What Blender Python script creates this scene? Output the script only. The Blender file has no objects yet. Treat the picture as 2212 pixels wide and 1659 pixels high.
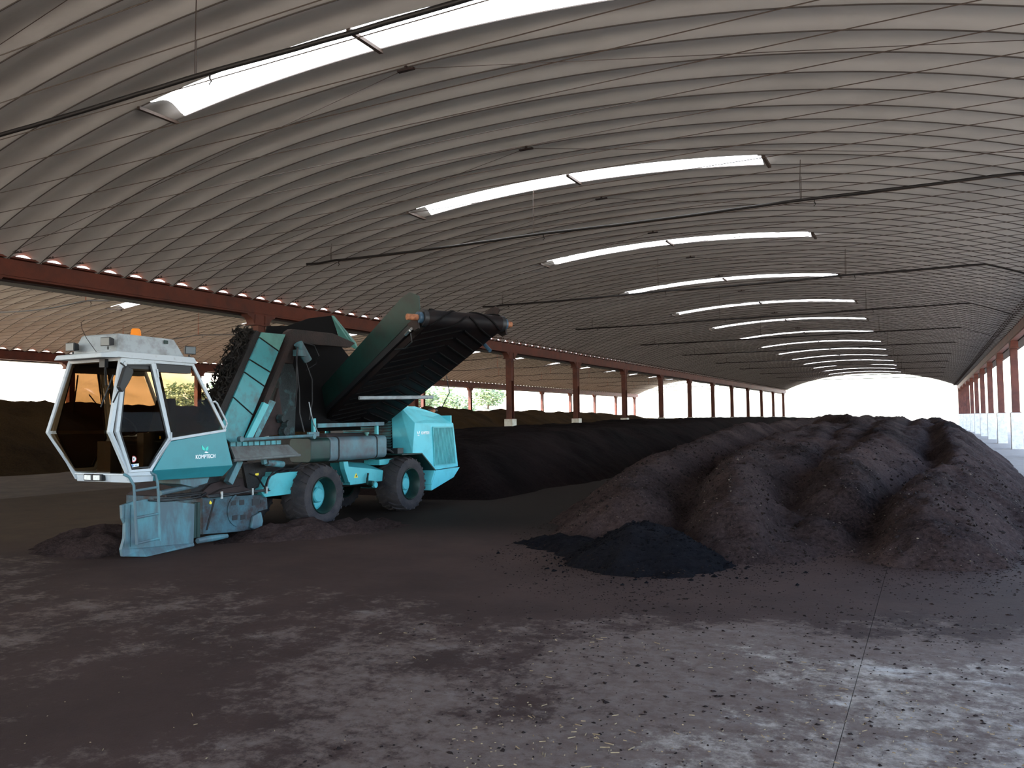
import bpy, math, random
import numpy as np
from mathutils import Vector, Matrix

# ------------------------------------------------------------------ camera, sky, sun, exposure
scene = bpy.context.scene
COL = scene.collection
EYE = 1.65
cam_data = bpy.data.cameras.new('camera')
cam_data.sensor_fit = 'HORIZONTAL'
cam_data.sensor_width = 36.0
cam_data.lens = 1740.0 / 2212.0 * 36.0
cam_data.clip_start = 0.05
cam_data.clip_end = 2000
cam = bpy.data.objects.new('camera', cam_data)
COL.objects.link(cam)
scene.camera = cam

def _unit(v):
    v = np.array(v, float)
    return v / np.linalg.norm(v)
# lens axes from the two horizontal vanishing directions of the hall (right, down, forward)
ax_y = _unit((901.0, 66.5, 1740.0))
ax_x = -np.array((-3306.0, 120.5, 1740.0))
ax_x = _unit(ax_x - ax_y * ax_x.dot(ax_y))
ax_z = np.cross(ax_x, ax_y)
R = np.stack([ax_x, ax_y, ax_z])
M = Matrix(((R[0, 0], -R[0, 1], -R[0, 2], 0), (R[1, 0], -R[1, 1], -R[1, 2], 0), (R[2, 0], -R[2, 1], -R[2, 2], EYE), (0, 0, 0, 1)))
cam.matrix_world = M

world = bpy.data.worlds.new('sky')
scene.world = world
world.use_nodes = True
wn = world.node_tree
wn.nodes.clear()
sky = wn.nodes.new('ShaderNodeTexSky')
sky.sky_type = 'NISHITA'
sky.sun_disc = False
sky.sun_elevation = math.radians(52)
sky.sun_rotation = math.radians(237)
sky.air_density = 1.0
sky.dust_density = 2.2
sky.ozone_density = 0.5
bg = wn.nodes.new('ShaderNodeBackground')
bg.inputs['Strength'].default_value = 0.42
wo = wn.nodes.new('ShaderNodeOutputWorld')
wn.links.new(sky.outputs[0], bg.inputs['Color'])
wn.links.new(bg.outputs[0], wo.inputs['Surface'])

sun_data = bpy.data.lights.new('sun', 'SUN')
sun_data.energy = 7.0
sun_data.angle = math.radians(0.6)
sun_data.color = (1.0, 0.95, 0.87)
sun = bpy.data.objects.new('sun', sun_data)
COL.objects.link(sun)
sun.rotation_euler = Vector((-0.52, -0.34, 0.785)).to_track_quat('Z', 'Y').to_euler()

scene.view_settings.view_transform = 'Standard'
scene.view_settings.look = 'None'
scene.view_settings.gamma = 1.0
scene.view_settings.exposure = 2.1
scene.view_settings.use_curve_mapping = False
scene.cycles.use_denoising = True
scene.cycles.max_bounces = 7
scene.cycles.diffuse_bounces = 5
scene.cycles.glossy_bounces = 3
scene.cycles.transmission_bounces = 4
scene.cycles.transparent_max_bounces = 10
scene.cycles.caustics_reflective = False
scene.cycles.caustics_refractive = False
scene.cycles.sample_clamp_indirect = 12.0

rnd = random.Random(7)

# ------------------------------------------------------------------ materials
def new_mat(name):
    m = bpy.data.materials.new(name)
    m.use_nodes = True
    nt = m.node_tree
    b = nt.nodes['Principled BSDF']
    return m, nt, b

def surf(name, base, dirt=None, amount=0.5, scale=3.0, rough=0.6, metal=0.0, bump=0.0, bump_scale=40.0, spec=0.4, stretch=None, soft=0.12):
    """painted / raw surface: base colour, a second colour in noise-shaped stains, fine relief"""
    m, nt, b = new_mat(name)
    b.inputs['Roughness'].default_value = rough
    b.inputs['Metallic'].default_value = metal
    b.inputs['Specular IOR Level'].default_value = spec
    b.inputs['Base Color'].default_value = (*base, 1)
    geo = nt.nodes.new('ShaderNodeNewGeometry')
    vec = geo.outputs['Position']
    if stretch:
        mp = nt.nodes.new('ShaderNodeMapping')
        mp.inputs['Scale'].default_value = stretch
        nt.links.new(vec, mp.inputs['Vector'])
        vec = mp.outputs[0]
    if dirt:
        n = nt.nodes.new('ShaderNodeTexNoise')
        n.inputs['Scale'].default_value = scale
        n.inputs['Detail'].default_value = 8
        n.inputs['Roughness'].default_value = 0.65
        nt.links.new(vec, n.inputs['Vector'])
        r = nt.nodes.new('ShaderNodeMapRange')
        t = 0.5 + (0.5 - amount) * 0.5
        r.inputs['From Min'].default_value = t - soft
        r.inputs['From Max'].default_value = t + soft
        nt.links.new(n.outputs['Fac'], r.inputs['Value'])
        mx = nt.nodes.new('ShaderNodeMix')
        mx.data_type = 'RGBA'
        mx.inputs['A'].default_value = (*base, 1)
        mx.inputs['B'].default_value = (*dirt, 1)
        nt.links.new(r.outputs[0], mx.inputs['Factor'])
        nt.links.new(mx.outputs['Result'], b.inputs['Base Color'])
    if bump:
        n2 = nt.nodes.new('ShaderNodeTexNoise')
        n2.inputs['Scale'].default_value = bump_scale
        n2.inputs['Detail'].default_value = 6
        nt.links.new(vec, n2.inputs['Vector'])
        bp = nt.nodes.new('ShaderNodeBump')
        bp.inputs['Strength'].default_value = bump
        bp.inputs['Distance'].default_value = 0.05
        nt.links.new(n2.outputs['Fac'], bp.inputs['Height'])
        nt.links.new(bp.outputs[0], b.inputs['Normal'])
    return m

TEAL = (0.075, 0.40, 0.44)
mt = {}
mt['teal'] = surf('teal paint', TEAL, (0.06, 0.26, 0.29), 0.30, 2.5, 0.42)
mt['teal_dusty'] = surf('dusty teal paint', (0.08, 0.30, 0.34), (0.07, 0.055, 0.055), 0.45, 3.5, 0.65)
mt['teal_worn'] = surf('scoured teal steel', (0.085, 0.245, 0.285), (0.075, 0.115, 0.135), 0.6, 4.0, 0.55, stretch=(1, 1, 0.35))
mt['teal_dark'] = surf('dark teal paint', (0.006, 0.030, 0.025), (0.006, 0.012, 0.011), 0.4, 3, 0.5)
mt['teal_deep'] = surf('deep teal panel paint', (0.032, 0.23, 0.27), (0.03, 0.19, 0.22), 0.3, 3, 0.35)
mt['teal_plate'] = surf('teal side plate paint', (0.050, 0.25, 0.28), (0.06, 0.10, 0.11), 0.34, 3.2, 0.5)
mt['teal_hood_lit'] = surf('teal hood paint in lit tone', (0.105, 0.53, 0.62), (0.085, 0.42, 0.49), 0.3, 3, 0.38)  # stronger light on the hood side is put into this paint
mt['chip'] = surf('weathered wood chips', (0.20, 0.15, 0.11), (0.11, 0.08, 0.06), 0.5, 20, 0.9)
mt['teal_black'] = surf('near-black mottled teal', (0.012, 0.018, 0.020), (0.05, 0.12, 0.13), 0.22, 4.5, 0.7, bump=0.4)  # near-black with scattered teal flecks
mt['housing'] = surf('dust caked housing paint', (0.048, 0.115, 0.145), (0.035, 0.026, 0.027), 0.5, 3.2, 0.75, bump=0.2)
mt['tray'] = surf('dusty grey sheet', (0.125, 0.140, 0.140), (0.075, 0.062, 0.060), 0.45, 4.0, 0.8)
mt['teal_pale'] = surf('pale faded teal', (0.085, 0.25, 0.22), (0.06, 0.15, 0.14), 0.4, 3, 0.5)
mt['white'] = surf('white cab paint', (0.47, 0.51, 0.545), (0.28, 0.27, 0.26), 0.10, 14, 0.4)
mt['grey_paint'] = surf('grey cab paint', (0.34, 0.375, 0.40), (0.20, 0.20, 0.20), 0.3, 6, 0.5)
mt['black'] = surf('black plastic', (0.012, 0.012, 0.014), None, rough=0.5)
mt['rubber'] = surf('tyre rubber', (0.020, 0.018, 0.022), (0.042, 0.034, 0.035), 0.55, 5, 0.85, bump=0.2, bump_scale=60)
mt['belt'] = surf('conveyor belt rubber', (0.007, 0.0065, 0.008), (0.014, 0.009, 0.009), 0.5, 2.5, 0.55, spec=0.12)
mt['matt_black'] = surf('matt black rubber', (0.006, 0.0055, 0.006), None, rough=0.9, spec=0.1)
mt['lens_dark'] = surf('dim lamp glass', (0.05, 0.055, 0.06), None, rough=0.3)
mt['steel_dark'] = surf('dark dirty steel', (0.005, 0.0045, 0.005), (0.012, 0.008, 0.0075), 0.5, 6, 0.7, bump=0.3)
mt['rust'] = surf('rust brown steel', (0.026, 0.012, 0.010), (0.010, 0.0065, 0.006), 0.5, 5, 0.75, bump=0.2)
mt['rust_shaft'] = surf('orange rust shaft', (0.42, 0.17, 0.08), (0.22, 0.08, 0.04), 0.5, 14, 0.7)
mt['bare'] = surf('bare bright steel', (0.6, 0.6, 0.6), (0.3, 0.28, 0.26), 0.3, 20, 0.3, metal=0.9)
mt['blue_steel'] = surf('blue painted bearing', (0.035, 0.075, 0.12), None, rough=0.45)
mt['dusty_top'] = surf('brown dust coat', (0.035, 0.021, 0.020), (0.02, 0.013, 0.013), 0.5, 5, 0.95)
mt['grey_tank'] = surf('grey teal tank paint', (0.080, 0.165, 0.195), (0.080, 0.078, 0.088), 0.5, 2.2, 0.5)
mt['red_steel'] = surf('rust red beam paint', (0.125, 0.024, 0.008), (0.070, 0.015, 0.006), 0.45, 1.6, 0.6, bump=0.08)
mt['red_post'] = surf('rust red post paint', (0.13, 0.040, 0.026), (0.07, 0.024, 0.018), 0.45, 2.0, 0.7)
mt['concrete'] = surf('pale concrete base', (0.80, 0.77, 0.71), (0.62, 0.58, 0.51), 0.45, 5, 0.9, bump=0.2)  # whitened to carry the lens bloom on the right-hand bases
mt['pipe'] = surf('black polythene pipe', (0.016, 0.014, 0.014), None, rough=0.5)
mt['wire'] = surf('thin steel rod', (0.06, 0.042, 0.033), None, rough=0.6)
mt['red_wire'] = surf('red hanger rod', (0.45, 0.10, 0.05), None, rough=0.6)
mt['roof'] = surf('dull galvanised roof', (0.555, 0.55, 0.535), (0.45, 0.445, 0.43), 0.4, 0.6, 0.55, stretch=(0.6, 2.0, 1))
mt['seam'] = surf('dark roof seam', (0.07, 0.06, 0.055), None, rough=0.7)
mt['orange'] = surf('amber lens', (0.95, 0.28, 0.03), None, rough=0.2)
mt['yellow'] = surf('yellow sticker', (0.85, 0.62, 0.03), None, rough=0.5)
mt['red_print'] = surf('red print', (0.75, 0.10, 0.12), None, rough=0.5)
mt['blue_print'] = surf('blue print', (0.04, 0.22, 0.55), None, rough=0.5)
mt['white_print'] = surf('white print', (0.80, 0.86, 0.88), None, rough=0.5)
mt['leaf_print'] = surf('bright green print', (0.05, 0.62, 0.52), None, rough=0.5)
mt['seat'] = surf('dark seat cloth', (0.018, 0.016, 0.016), None, rough=0.9)
mt['lamp_lens'] = surf('frosted lamp glass', (0.80, 0.82, 0.78), (0.62, 0.64, 0.6), 0.4, 30, 0.15)
mt['clod'] = surf('dark compost crumbs', (0.026, 0.017, 0.015), (0.010, 0.0075, 0.0072), 0.5, 30, 0.95, spec=0.05)
mt['clod_fresh'] = surf('black compost crumbs', (0.0060, 0.0058, 0.0075), (0.0025, 0.0025, 0.0032), 0.5, 30, 0.95, spec=0.03)
mt['straw'] = surf('pale straw and chips', (0.25, 0.185, 0.11), (0.13, 0.085, 0.05), 0.5, 15, 0.9, spec=0.1)
mt['bark'] = surf('tree bark', (0.12, 0.08, 0.05), None, rough=0.9)
mt['foliage'] = surf('tree foliage', (0.20, 0.28, 0.15), (0.26, 0.33, 0.20), 0.5, 1.0, 0.8)
mt['plant_rag'] = surf('dried plant rags', (0.006, 0.0045, 0.004), (0.016, 0.011, 0.008), 0.4, 12, 0.95)

def compost_mat(name, dark, lite, chip, big=0.7):
    m, nt, b = new_mat(name)
    b.inputs['Roughness'].default_value = 0.95
    b.inputs['Specular IOR Level'].default_value = 0.04
    geo = nt.nodes.new('ShaderNodeNewGeometry')
    n1 = nt.nodes.new('ShaderNodeTexNoise'); n1.inputs['Scale'].default_value = big; n1.inputs['Detail'].default_value = 6
    n2 = nt.nodes.new('ShaderNodeTexNoise'); n2.inputs['Scale'].default_value = 19; n2.inputs['Detail'].default_value = 8; n2.inputs['Roughness'].default_value = 0.75
    n3 = nt.nodes.new('ShaderNodeTexNoise'); n3.inputs['Scale'].default_value = 55; n3.inputs['Detail'].default_value = 3
    for n in (n1, n2, n3):
        nt.links.new(geo.outputs['Position'], n.inputs['Vector'])
    add = nt.nodes.new('ShaderNodeMath'); add.operation = 'ADD'
    nt.links.new(n1.outputs['Fac'], add.inputs[0]); nt.links.new(n2.outputs['Fac'], add.inputs[1])
    r = nt.nodes.new('ShaderNodeMapRange'); r.inputs['From Min'].default_value = 0.75; r.inputs['From Max'].default_value = 1.25
    nt.links.new(add.outputs[0], r.inputs['Value'])
    mx = nt.nodes.new('ShaderNodeMix'); mx.data_type = 'RGBA'
    mx.inputs['A'].default_value = (*dark, 1); mx.inputs['B'].default_value = (*lite, 1)
    nt.links.new(r.outputs[0], mx.inputs['Factor'])
    r3 = nt.nodes.new('ShaderNodeMapRange'); r3.inputs['From Min'].default_value = 0.70; r3.inputs['From Max'].default_value = 0.76
    nt.links.new(n3.outputs['Fac'], r3.inputs['Value'])
    m2 = nt.nodes.new('ShaderNodeMix'); m2.data_type = 'RGBA'
    m2.inputs['B'].default_value = (*chip, 1)
    nt.links.new(mx.outputs['Result'], m2.inputs['A']); nt.links.new(r3.outputs[0], m2.inputs['Factor'])
    nt.links.new(m2.outputs['Result'], b.inputs['Base Color'])
    bp = nt.nodes.new('ShaderNodeBump'); bp.inputs['Strength'].default_value = 1.0; bp.inputs['Distance'].default_value = 0.13
    nt.links.new(n2.outputs['Fac'], bp.inputs['Height'])
    nt.links.new(bp.outputs[0], b.inputs['Normal'])
    return m
mt['compost'] = compost_mat('brown compost', (0.016, 0.0105, 0.0105), (0.105, 0.068, 0.062), (0.25, 0.20, 0.18))
mt['compost_fresh'] = compost_mat('fresh dark compost', (0.0045, 0.0045, 0.0062), (0.017, 0.0155, 0.019), (0.05, 0.048, 0.055))
mt['compost_straw'] = compost_mat('straw brown compost', (0.018, 0.010, 0.005), (0.060, 0.034, 0.014), (0.11, 0.07, 0.03), 0.5)
mt['compost_dark'] = compost_mat('dark compost', (0.0036, 0.0022, 0.0024), (0.021, 0.0125, 0.0122), (0.05, 0.035, 0.032))

def floor_mat():
    m, nt, b = new_mat('stained concrete floor')
    L = nt.links.new
    b.inputs['Roughness'].default_value = 0.85
    b.inputs['Specular IOR Level'].default_value = 0.12
    geo = nt.nodes.new('ShaderNodeNewGeometry')
    sep = nt.nodes.new('ShaderNodeSeparateXYZ'); L(geo.outputs['Position'], sep.inputs[0])
    def noise(s, d=8, rg=0.6, stretch=None):
        n = nt.nodes.new('ShaderNodeTexNoise'); n.inputs['Scale'].default_value = s; n.inputs['Detail'].default_value = d; n.inputs['Roughness'].default_value = rg
        if stretch:
            mp = nt.nodes.new('ShaderNodeMapping'); mp.inputs['Scale'].default_value = stretch
            L(geo.outputs['Position'], mp.inputs['Vector']); L(mp.outputs[0], n.inputs['Vector'])
        else:
            L(geo.outputs['Position'], n.inputs['Vector'])
        return n.outputs['Fac']
    def math_(op, a, c):
        n = nt.nodes.new('ShaderNodeMath'); n.operation = op
        for i, v in enumerate((a, c)):
            if isinstance(v, (int, float)): n.inputs[i].default_value = v
            else: L(v, n.inputs[i])
        return n.outputs[0]
    def rng(v, a, c, lo=0.0, hi=1.0):
        n = nt.nodes.new('ShaderNodeMapRange'); n.interpolation_type = 'SMOOTHSTEP'
        n.inputs['From Min'].default_value = a; n.inputs['From Max'].default_value = c
        n.inputs['To Min'].default_value = lo; n.inputs['To Max'].default_value = hi
        L(v, n.inputs['Value']); return n.outputs[0]
    def mix(f, a, c):
        n = nt.nodes.new('ShaderNodeMix'); n.data_type = 'RGBA'
        L(f, n.inputs['Factor'])
        for k, v in (('A', a), ('B', c)):
            if isinstance(v, tuple): n.inputs[k].default_value = (*v, 1)
            else: L(v, n.inputs[k])
        return n.outputs['Result']
    pale = mix(rng(noise(9, 10, 0.75), 0.35, 0.65), (0.155, 0.120, 0.100), (0.37, 0.315, 0.265))
    # pale scraped streaks
    streak = rng(noise(1.5, 10, 0.7, (0.8, 1.8, 1)), 0.56, 0.66)
    pale = mix(math_('MULTIPLY', streak, 0.55), pale, (0.52, 0.485, 0.445))
    # dirt lies thick beside the heap and the machine, thins out towards the open side
    cov = math_('ADD', rng(sep.outputs['X'], 0.8, -4.5, 0.0, 0.21), rng(sep.outputs['Y'], 5.6, 8.6, 0.0, 0.34))
    d = math_('ADD', math_('ADD', math_('ADD', math_('MULTIPLY', noise(0.55, 3, 0.5), 0.34), math_('MULTIPLY', noise(2.0, 12, 0.78), 0.56)), math_('MULTIPLY', noise(11, 8, 0.75), 0.24)), cov)
    thin = rng(d, 0.53, 0.63)
    fleck = rng(noise(6.5, 12, 0.78, (1, 1.5, 1)), 0.545, 0.60)
    thick = rng(d, 0.69, 0.79)
    brown = mix(noise(4, 6), (0.066, 0.041, 0.034), (0.115, 0.075, 0.061))
    dark = mix(noise(1.2, 6), (0.017, 0.0088, 0.0074), (0.064, 0.036, 0.029))
    col = mix(math_('MULTIPLY', thin, 0.80), pale, brown)
    col = mix(math_('MULTIPLY', fleck, 0.62), col, (0.060, 0.036, 0.028))
    col = mix(math_('MULTIPLY', thick, 0.97), col, dark)
    deep = mix(noise(1.6, 8, 0.7), (0.004, 0.0026, 0.0022), (0.017, 0.0095, 0.0062))  # thick dirt, darkened further to paint in the shadow around the machine
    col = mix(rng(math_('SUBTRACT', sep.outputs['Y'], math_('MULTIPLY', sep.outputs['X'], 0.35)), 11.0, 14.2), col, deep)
    side_pale = mix(noise(3.0, 8, 0.7), (0.20, 0.155, 0.12), (0.42, 0.36, 0.30))  # paler brown along the right edge of the floor
    col = mix(math_('MULTIPLY', rng(sep.outputs['X'], 1.5, 2.4), rng(sep.outputs['Y'], 9.0, 13.0)), col, side_pale)
    earth = mix(noise(1.6, 8, 0.7), (0.030, 0.018, 0.012), (0.085, 0.055, 0.032))
    col = mix(rng(sep.outputs['X'], -9.5, -13.0), col, earth)
    straw = rng(noise(60, 4, 0.8), 0.69, 0.73)
    col = mix(math_('MULTIPLY', straw, 0.35), col, (0.26, 0.18, 0.10))
    L(col, b.inputs['Base Color'])
    bp = nt.nodes.new('ShaderNodeBump'); bp.inputs['Strength'].default_value = 0.5; bp.inputs['Distance'].default_value = 0.03
    L(math_('ADD', noise(7, 10, 0.75), math_('MULTIPLY', noise(45, 6, 0.7), 0.4)), bp.inputs['Height'])
    L(bp.outputs[0], b.inputs['Normal'])
    return m
mt['floor'] = floor_mat()
mt['brown_floor'] = surf('brown earth floor', (0.085, 0.055, 0.032), (0.045, 0.028, 0.018), 0.5, 1.2, 0.95, bump=0.4, bump_scale=12)
mt['ground'] = surf('dry earth and grass', (0.75, 0.66, 0.53), (0.62, 0.54, 0.42), 0.5, 0.15, 0.95)
mt['yard'] = surf('brown earth yard', (0.30, 0.255, 0.205), (0.22, 0.185, 0.15), 0.5, 0.3, 0.95)
mt['hill'] = surf('dry grass hillside', (0.58, 0.50, 0.36), (0.34, 0.29, 0.18), 0.42, 0.10, 0.95)

def glass_mat(name, tint, refl=0.07):
    m = bpy.data.materials.new(name); m.use_nodes = True
    nt = m.node_tree; nt.nodes.clear()
    o = nt.nodes.new('ShaderNodeOutputMaterial')
    t = nt.nodes.new('ShaderNodeBsdfTransparent'); t.inputs['Color'].default_value = (*tint, 1)
    g = nt.nodes.new('ShaderNodeBsdfGlossy'); g.inputs['Roughness'].default_value = 0.02
    mx = nt.nodes.new('ShaderNodeMixShader')
    lw = nt.nodes.new('ShaderNodeLayerWeight'); lw.inputs['Blend'].default_value = 0.5
    pw = nt.nodes.new('ShaderNodeMath'); pw.operation = 'POWER'; pw.inputs[1].default_value = 4.0
    ml = nt.nodes.new('ShaderNodeMath'); ml.operation = 'MULTIPLY_ADD'; ml.inputs[1].default_value = 0.25; ml.inputs[2].default_value = 0.0015
    nt.links.new(lw.outputs['Facing'], pw.inputs[0]); nt.links.new(pw.outputs[0], ml.inputs[0]); nt.links.new(ml.outputs[0], mx.inputs[0])
    nt.links.new(t.outputs[0], mx.inputs[1]); nt.links.new(g.outputs[0], mx.inputs[2])
    nt.links.new(mx.outputs[0], o.inputs['Surface'])
    return m
mt['glass'] = glass_mat('brown tinted glass', (0.61, 0.52, 0.415))

def skylight_mat():
    m = bpy.data.materials.new('translucent skylight sheet'); m.use_nodes = True
    nt = m.node_tree; nt.nodes.clear()
    o = nt.nodes.new('ShaderNodeOutputMaterial')
    t = nt.nodes.new('ShaderNodeBsdfTranslucent'); t.inputs['Color'].default_value = (0.80, 0.80, 0.76, 1)
    d = nt.nodes.new('ShaderNodeBsdfDiffuse'); d.inputs['Color'].default_value = (0.8, 0.8, 0.78, 1)
    mx = nt.nodes.new('ShaderNodeMixShader'); mx.inputs[0].default_value = 0.25
    nt.links.new(t.outputs[0], mx.inputs[1]); nt.links.new(d.outputs[0], mx.inputs[2])
    nt.links.new(mx.outputs[0], o.inputs['Surface'])
    return m
mt['skylight'] = skylight_mat()

# ------------------------------------------------------------------ geometry helpers
class G:
    def __init__(self):
        self.v = []; self.f = []; self.m = []
    def add(self, vs, fs, mi=0):
        o = len(self.v)
        self.v.extend([tuple(map(float, p)) for p in vs])
        for f in fs:
            self.f.append(tuple(i + o for i in f)); self.m.append(mi)
        return self
    def box(self, lo, hi, mi=0):
        x0, y0, z0 = lo; x1, y1, z1 = hi
        vs = [(x0, y0, z0), (x1, y0, z0), (x1, y1, z0), (x0, y1, z0), (x0, y0, z1), (x1, y0, z1), (x1, y1, z1), (x0, y1, z1)]
        return self.add(vs, [(0, 3, 2, 1), (4, 5, 6, 7), (0, 1, 5, 4), (1, 2, 6, 5), (2, 3, 7, 6), (3, 0, 4, 7)], mi)
    def loop2(self, a, b, mi=0, caps=True):
        """skin between two equal-length loops"""
        n = len(a); vs = list(a) + list(b)
        fs = [(i, (i + 1) % n, n + (i + 1) % n, n + i) for i in range(n)]
        if caps: fs += [tuple(range(n - 1, -1, -1)), tuple(range(n, 2 * n))]
        return self.add(vs, fs, mi)
    def prism_x(self, poly, x0, x1, mi=0):
        return self.loop2([(x0, y, z) for y, z in poly], [(x1, y, z) for y, z in poly], mi)
    def prism_y(self, poly, y0, y1, mi=0):
        return self.loop2([(x, y0, z) for x, z in poly], [(x, y1, z) for x, z in poly], mi)
    def slab(self, pts, nrm, th, mi=0):
        n = Vector(nrm).normalized() * th
        return self.loop2([tuple(Vector(p) - n * 0.5) for p in pts], [tuple(Vector(p) + n * 0.5) for p in pts], mi)
    def tube(self, pts, r, n=8, mi=0, square=False, w=None):
        pts = [Vector(p) for p in pts]
        rings = []
        up0 = Vector((0, 0, 1))
        for i, p in enumerate(pts):
            d = (pts[min(i + 1, len(pts) - 1)] - pts[max(i - 1, 0)]).normalized()
            up = up0 if abs(d.z) < 0.95 else Vector((1, 0, 0))
            a = d.cross(up).normalized(); b = a.cross(d).normalized()
            rr = r[i] if isinstance(r, (list, tuple)) else r
            k = 4 if square else n
            ring = []
            for j in range(k):
                t = 2 * math.pi * j / k + (math.pi / 4 if square else 0)
                s = rr * (1.41421 if square else 1)
                sw = (w / rr if (w and square) else 1)
                ring.append(tuple(p + a * math.cos(t) * s * sw + b * math.sin(t) * s))
            rings.append(ring)
        k = len(rings[0]); vs = [q for rg in rings for q in rg]; fs = []
        for i in range(len(rings) - 1):
            for j in range(k):
                fs.append((i * k + j, i * k + (j + 1) % k, (i + 1) * k + (j + 1) % k, (i + 1) * k + j))
        fs.append(tuple(range(k - 1, -1, -1))); fs.append(tuple(range((len(rings) - 1) * k, len(rings) * k)))
        return self.add(vs, fs, mi)
    def lathe_x(self, prof, c, n=32, mi=0):
        """revolve (x, r) about an axis along x through c"""
        vs = []
        for (x, r) in prof:
            for j in range(n):
                t = 2 * math.pi * j / n
                vs.append((c[0] + x, c[1] + r * math.cos(t), c[2] + r * math.sin(t)))
        fs = []
        for i in range(len(prof) - 1):
            for j in range(n):
                fs.append((i * n + j, i * n + (j + 1) % n, (i + 1) * n + (j + 1) % n, (i + 1) * n + j))
        return self.add(vs, fs, mi)
    def chunk(self, p, s, mi=0, flat=1.0):
        """a crumb: a jittered octahedron"""
        vs = []
        ang = rnd.random() * 6.28
        ca, sa = math.cos(ang), math.sin(ang)
        for d in ((1, 0, 0), (0, 1, 0), (-1, 0, 0), (0, -1, 0), (0, 0, 1), (0, 0, -1)):
            k = s * (0.6 + 0.8 * rnd.random())
            x, y, z = (d[0] + rnd.uniform(-.38, .38)) * k, (d[1] + rnd.uniform(-.38, .38)) * k * 0.8, d[2] * k * flat
            vs.append((p[0] + x * ca - y * sa, p[1] + x * sa + y * ca, p[2] + z))
        return self.add(vs, [(0, 1, 4), (1, 2, 4), (2, 3, 4), (3, 0, 4), (1, 0, 5), (2, 1, 5), (3, 2, 5), (0, 3, 5)], mi)

ORG = {}
def mesh_of(name, g, mats, smooth=35, origin=(0, 0, 0)):
    me = bpy.data.meshes.new(name)
    ox, oy, oz = origin
    me.from_pydata([(x - ox, y - oy, z - oz) for x, y, z in g.v], [], g.f)
    for m in (mats if isinstance(mats, (list, tuple)) else [mats]):
        me.materials.append(mt[m] if isinstance(m, str) else m)
    if any(g.m): me.polygons.foreach_set('material_index', g.m)
    if smooth is not None:
        me.polygons.foreach_set('use_smooth', [True] * len(me.polygons))
        if smooth < 180: me.set_sharp_from_angle(angle=math.radians(smooth))
    me.update()
    return me

def center(g):
    a = np.array(g.v); lo = a.min(0); hi = a.max(0)
    return tuple(float(t) for t in ((lo[0] + hi[0]) / 2, (lo[1] + hi[1]) / 2, lo[2]))

def put(name, g, mats, parent=None, smooth=35, bevel=0.0, label=None, kind=None):
    """link geometry given in world coordinates as one object, a child of parent"""
    c = center(g)
    o = bpy.data.objects.new(name, mesh_of(name, g, mats, smooth, c))
    COL.objects.link(o)
    ORG[o.name] = c
    if parent:
        o.parent = parent
        pc = ORG[parent.name]
        o.location = (c[0] - pc[0], c[1] - pc[1], c[2] - pc[2])
    else:
        o.location = c
    if bevel:
        b = o.modifiers.new('bevel', 'BEVEL'); b.width = bevel; b.segments = 2; b.limit_method = 'ANGLE'; b.angle_limit = math.radians(40)
    if label: o['label'] = label
    if kind: o['kind'] = kind
    return o

def tag(o, label=None, cat=None, group=None, kind=None):
    if label: o['label'] = label
    if cat: o['category'] = cat
    if group: o['group'] = group
    if kind: o['kind'] = kind
    return o

def empty(name, loc):
    o = bpy.data.objects.new(name, None); o.empty_display_size = 0.2
    COL.objects.link(o); o.location = loc; ORG[o.name] = tuple(loc)
    return o

def inst(name, me, loc, parent=None):
    o = bpy.data.objects.new(name, me); COL.objects.link(o)
    ORG[o.name] = tuple(loc)
    if parent:
        pc = ORG[parent.name]; o.parent = parent
        o.location = (loc[0] - pc[0], loc[1] - pc[1], loc[2] - pc[2])
    else: o.location = loc
    return o

# lattice noise in numpy
def _hash(ix, iy, s):
    h = (ix * 374761393 + iy * 668265263 + s * 974711) & 0xFFFFFFFF
    h = ((h ^ (h >> 13)) * 1274126177) & 0xFFFFFFFF
    return ((h ^ (h >> 16)) & 0xFFFF) / 65535.0
def vnoise(x, y, s=0):
    ix = np.floor(x).astype(np.int64); iy = np.floor(y).astype(np.int64)
    fx = x - ix; fy = y - iy
    fx = fx * fx * (3 - 2 * fx); fy = fy * fy * (3 - 2 * fy)
    a = _hash(ix, iy, s); b = _hash(ix + 1, iy, s); c = _hash(ix, iy + 1, s); d = _hash(ix + 1, iy + 1, s)
    return (a + (b - a) * fx) + ((c + (d - c) * fx) - (a + (b - a) * fx)) * fy - 0.5
def fbm(x, y, s=0, o=4):
    t = 0; a = 1.0
    for k in range(o):
        t = t + a * vnoise(x * 2 ** k + 17.3 * k, y * 2 ** k + 9.1 * k, s + k); a *= 0.5
    return t

# ------------------------------------------------------------------ ground, hill, floor
g = G(); g.box((-300, -150, -0.6), (-20, 500, -0.12))
tag(put('ground', g, 'ground', kind='structure'), 'pale dry ground beyond the left hall', 'ground')
g = G(); g.box((-20, -150, -0.6), (300, 500, -0.12))
tag(put('ground', g, 'yard', kind='structure'), 'brown earth yard outside the red columns on the right', 'ground')

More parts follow.
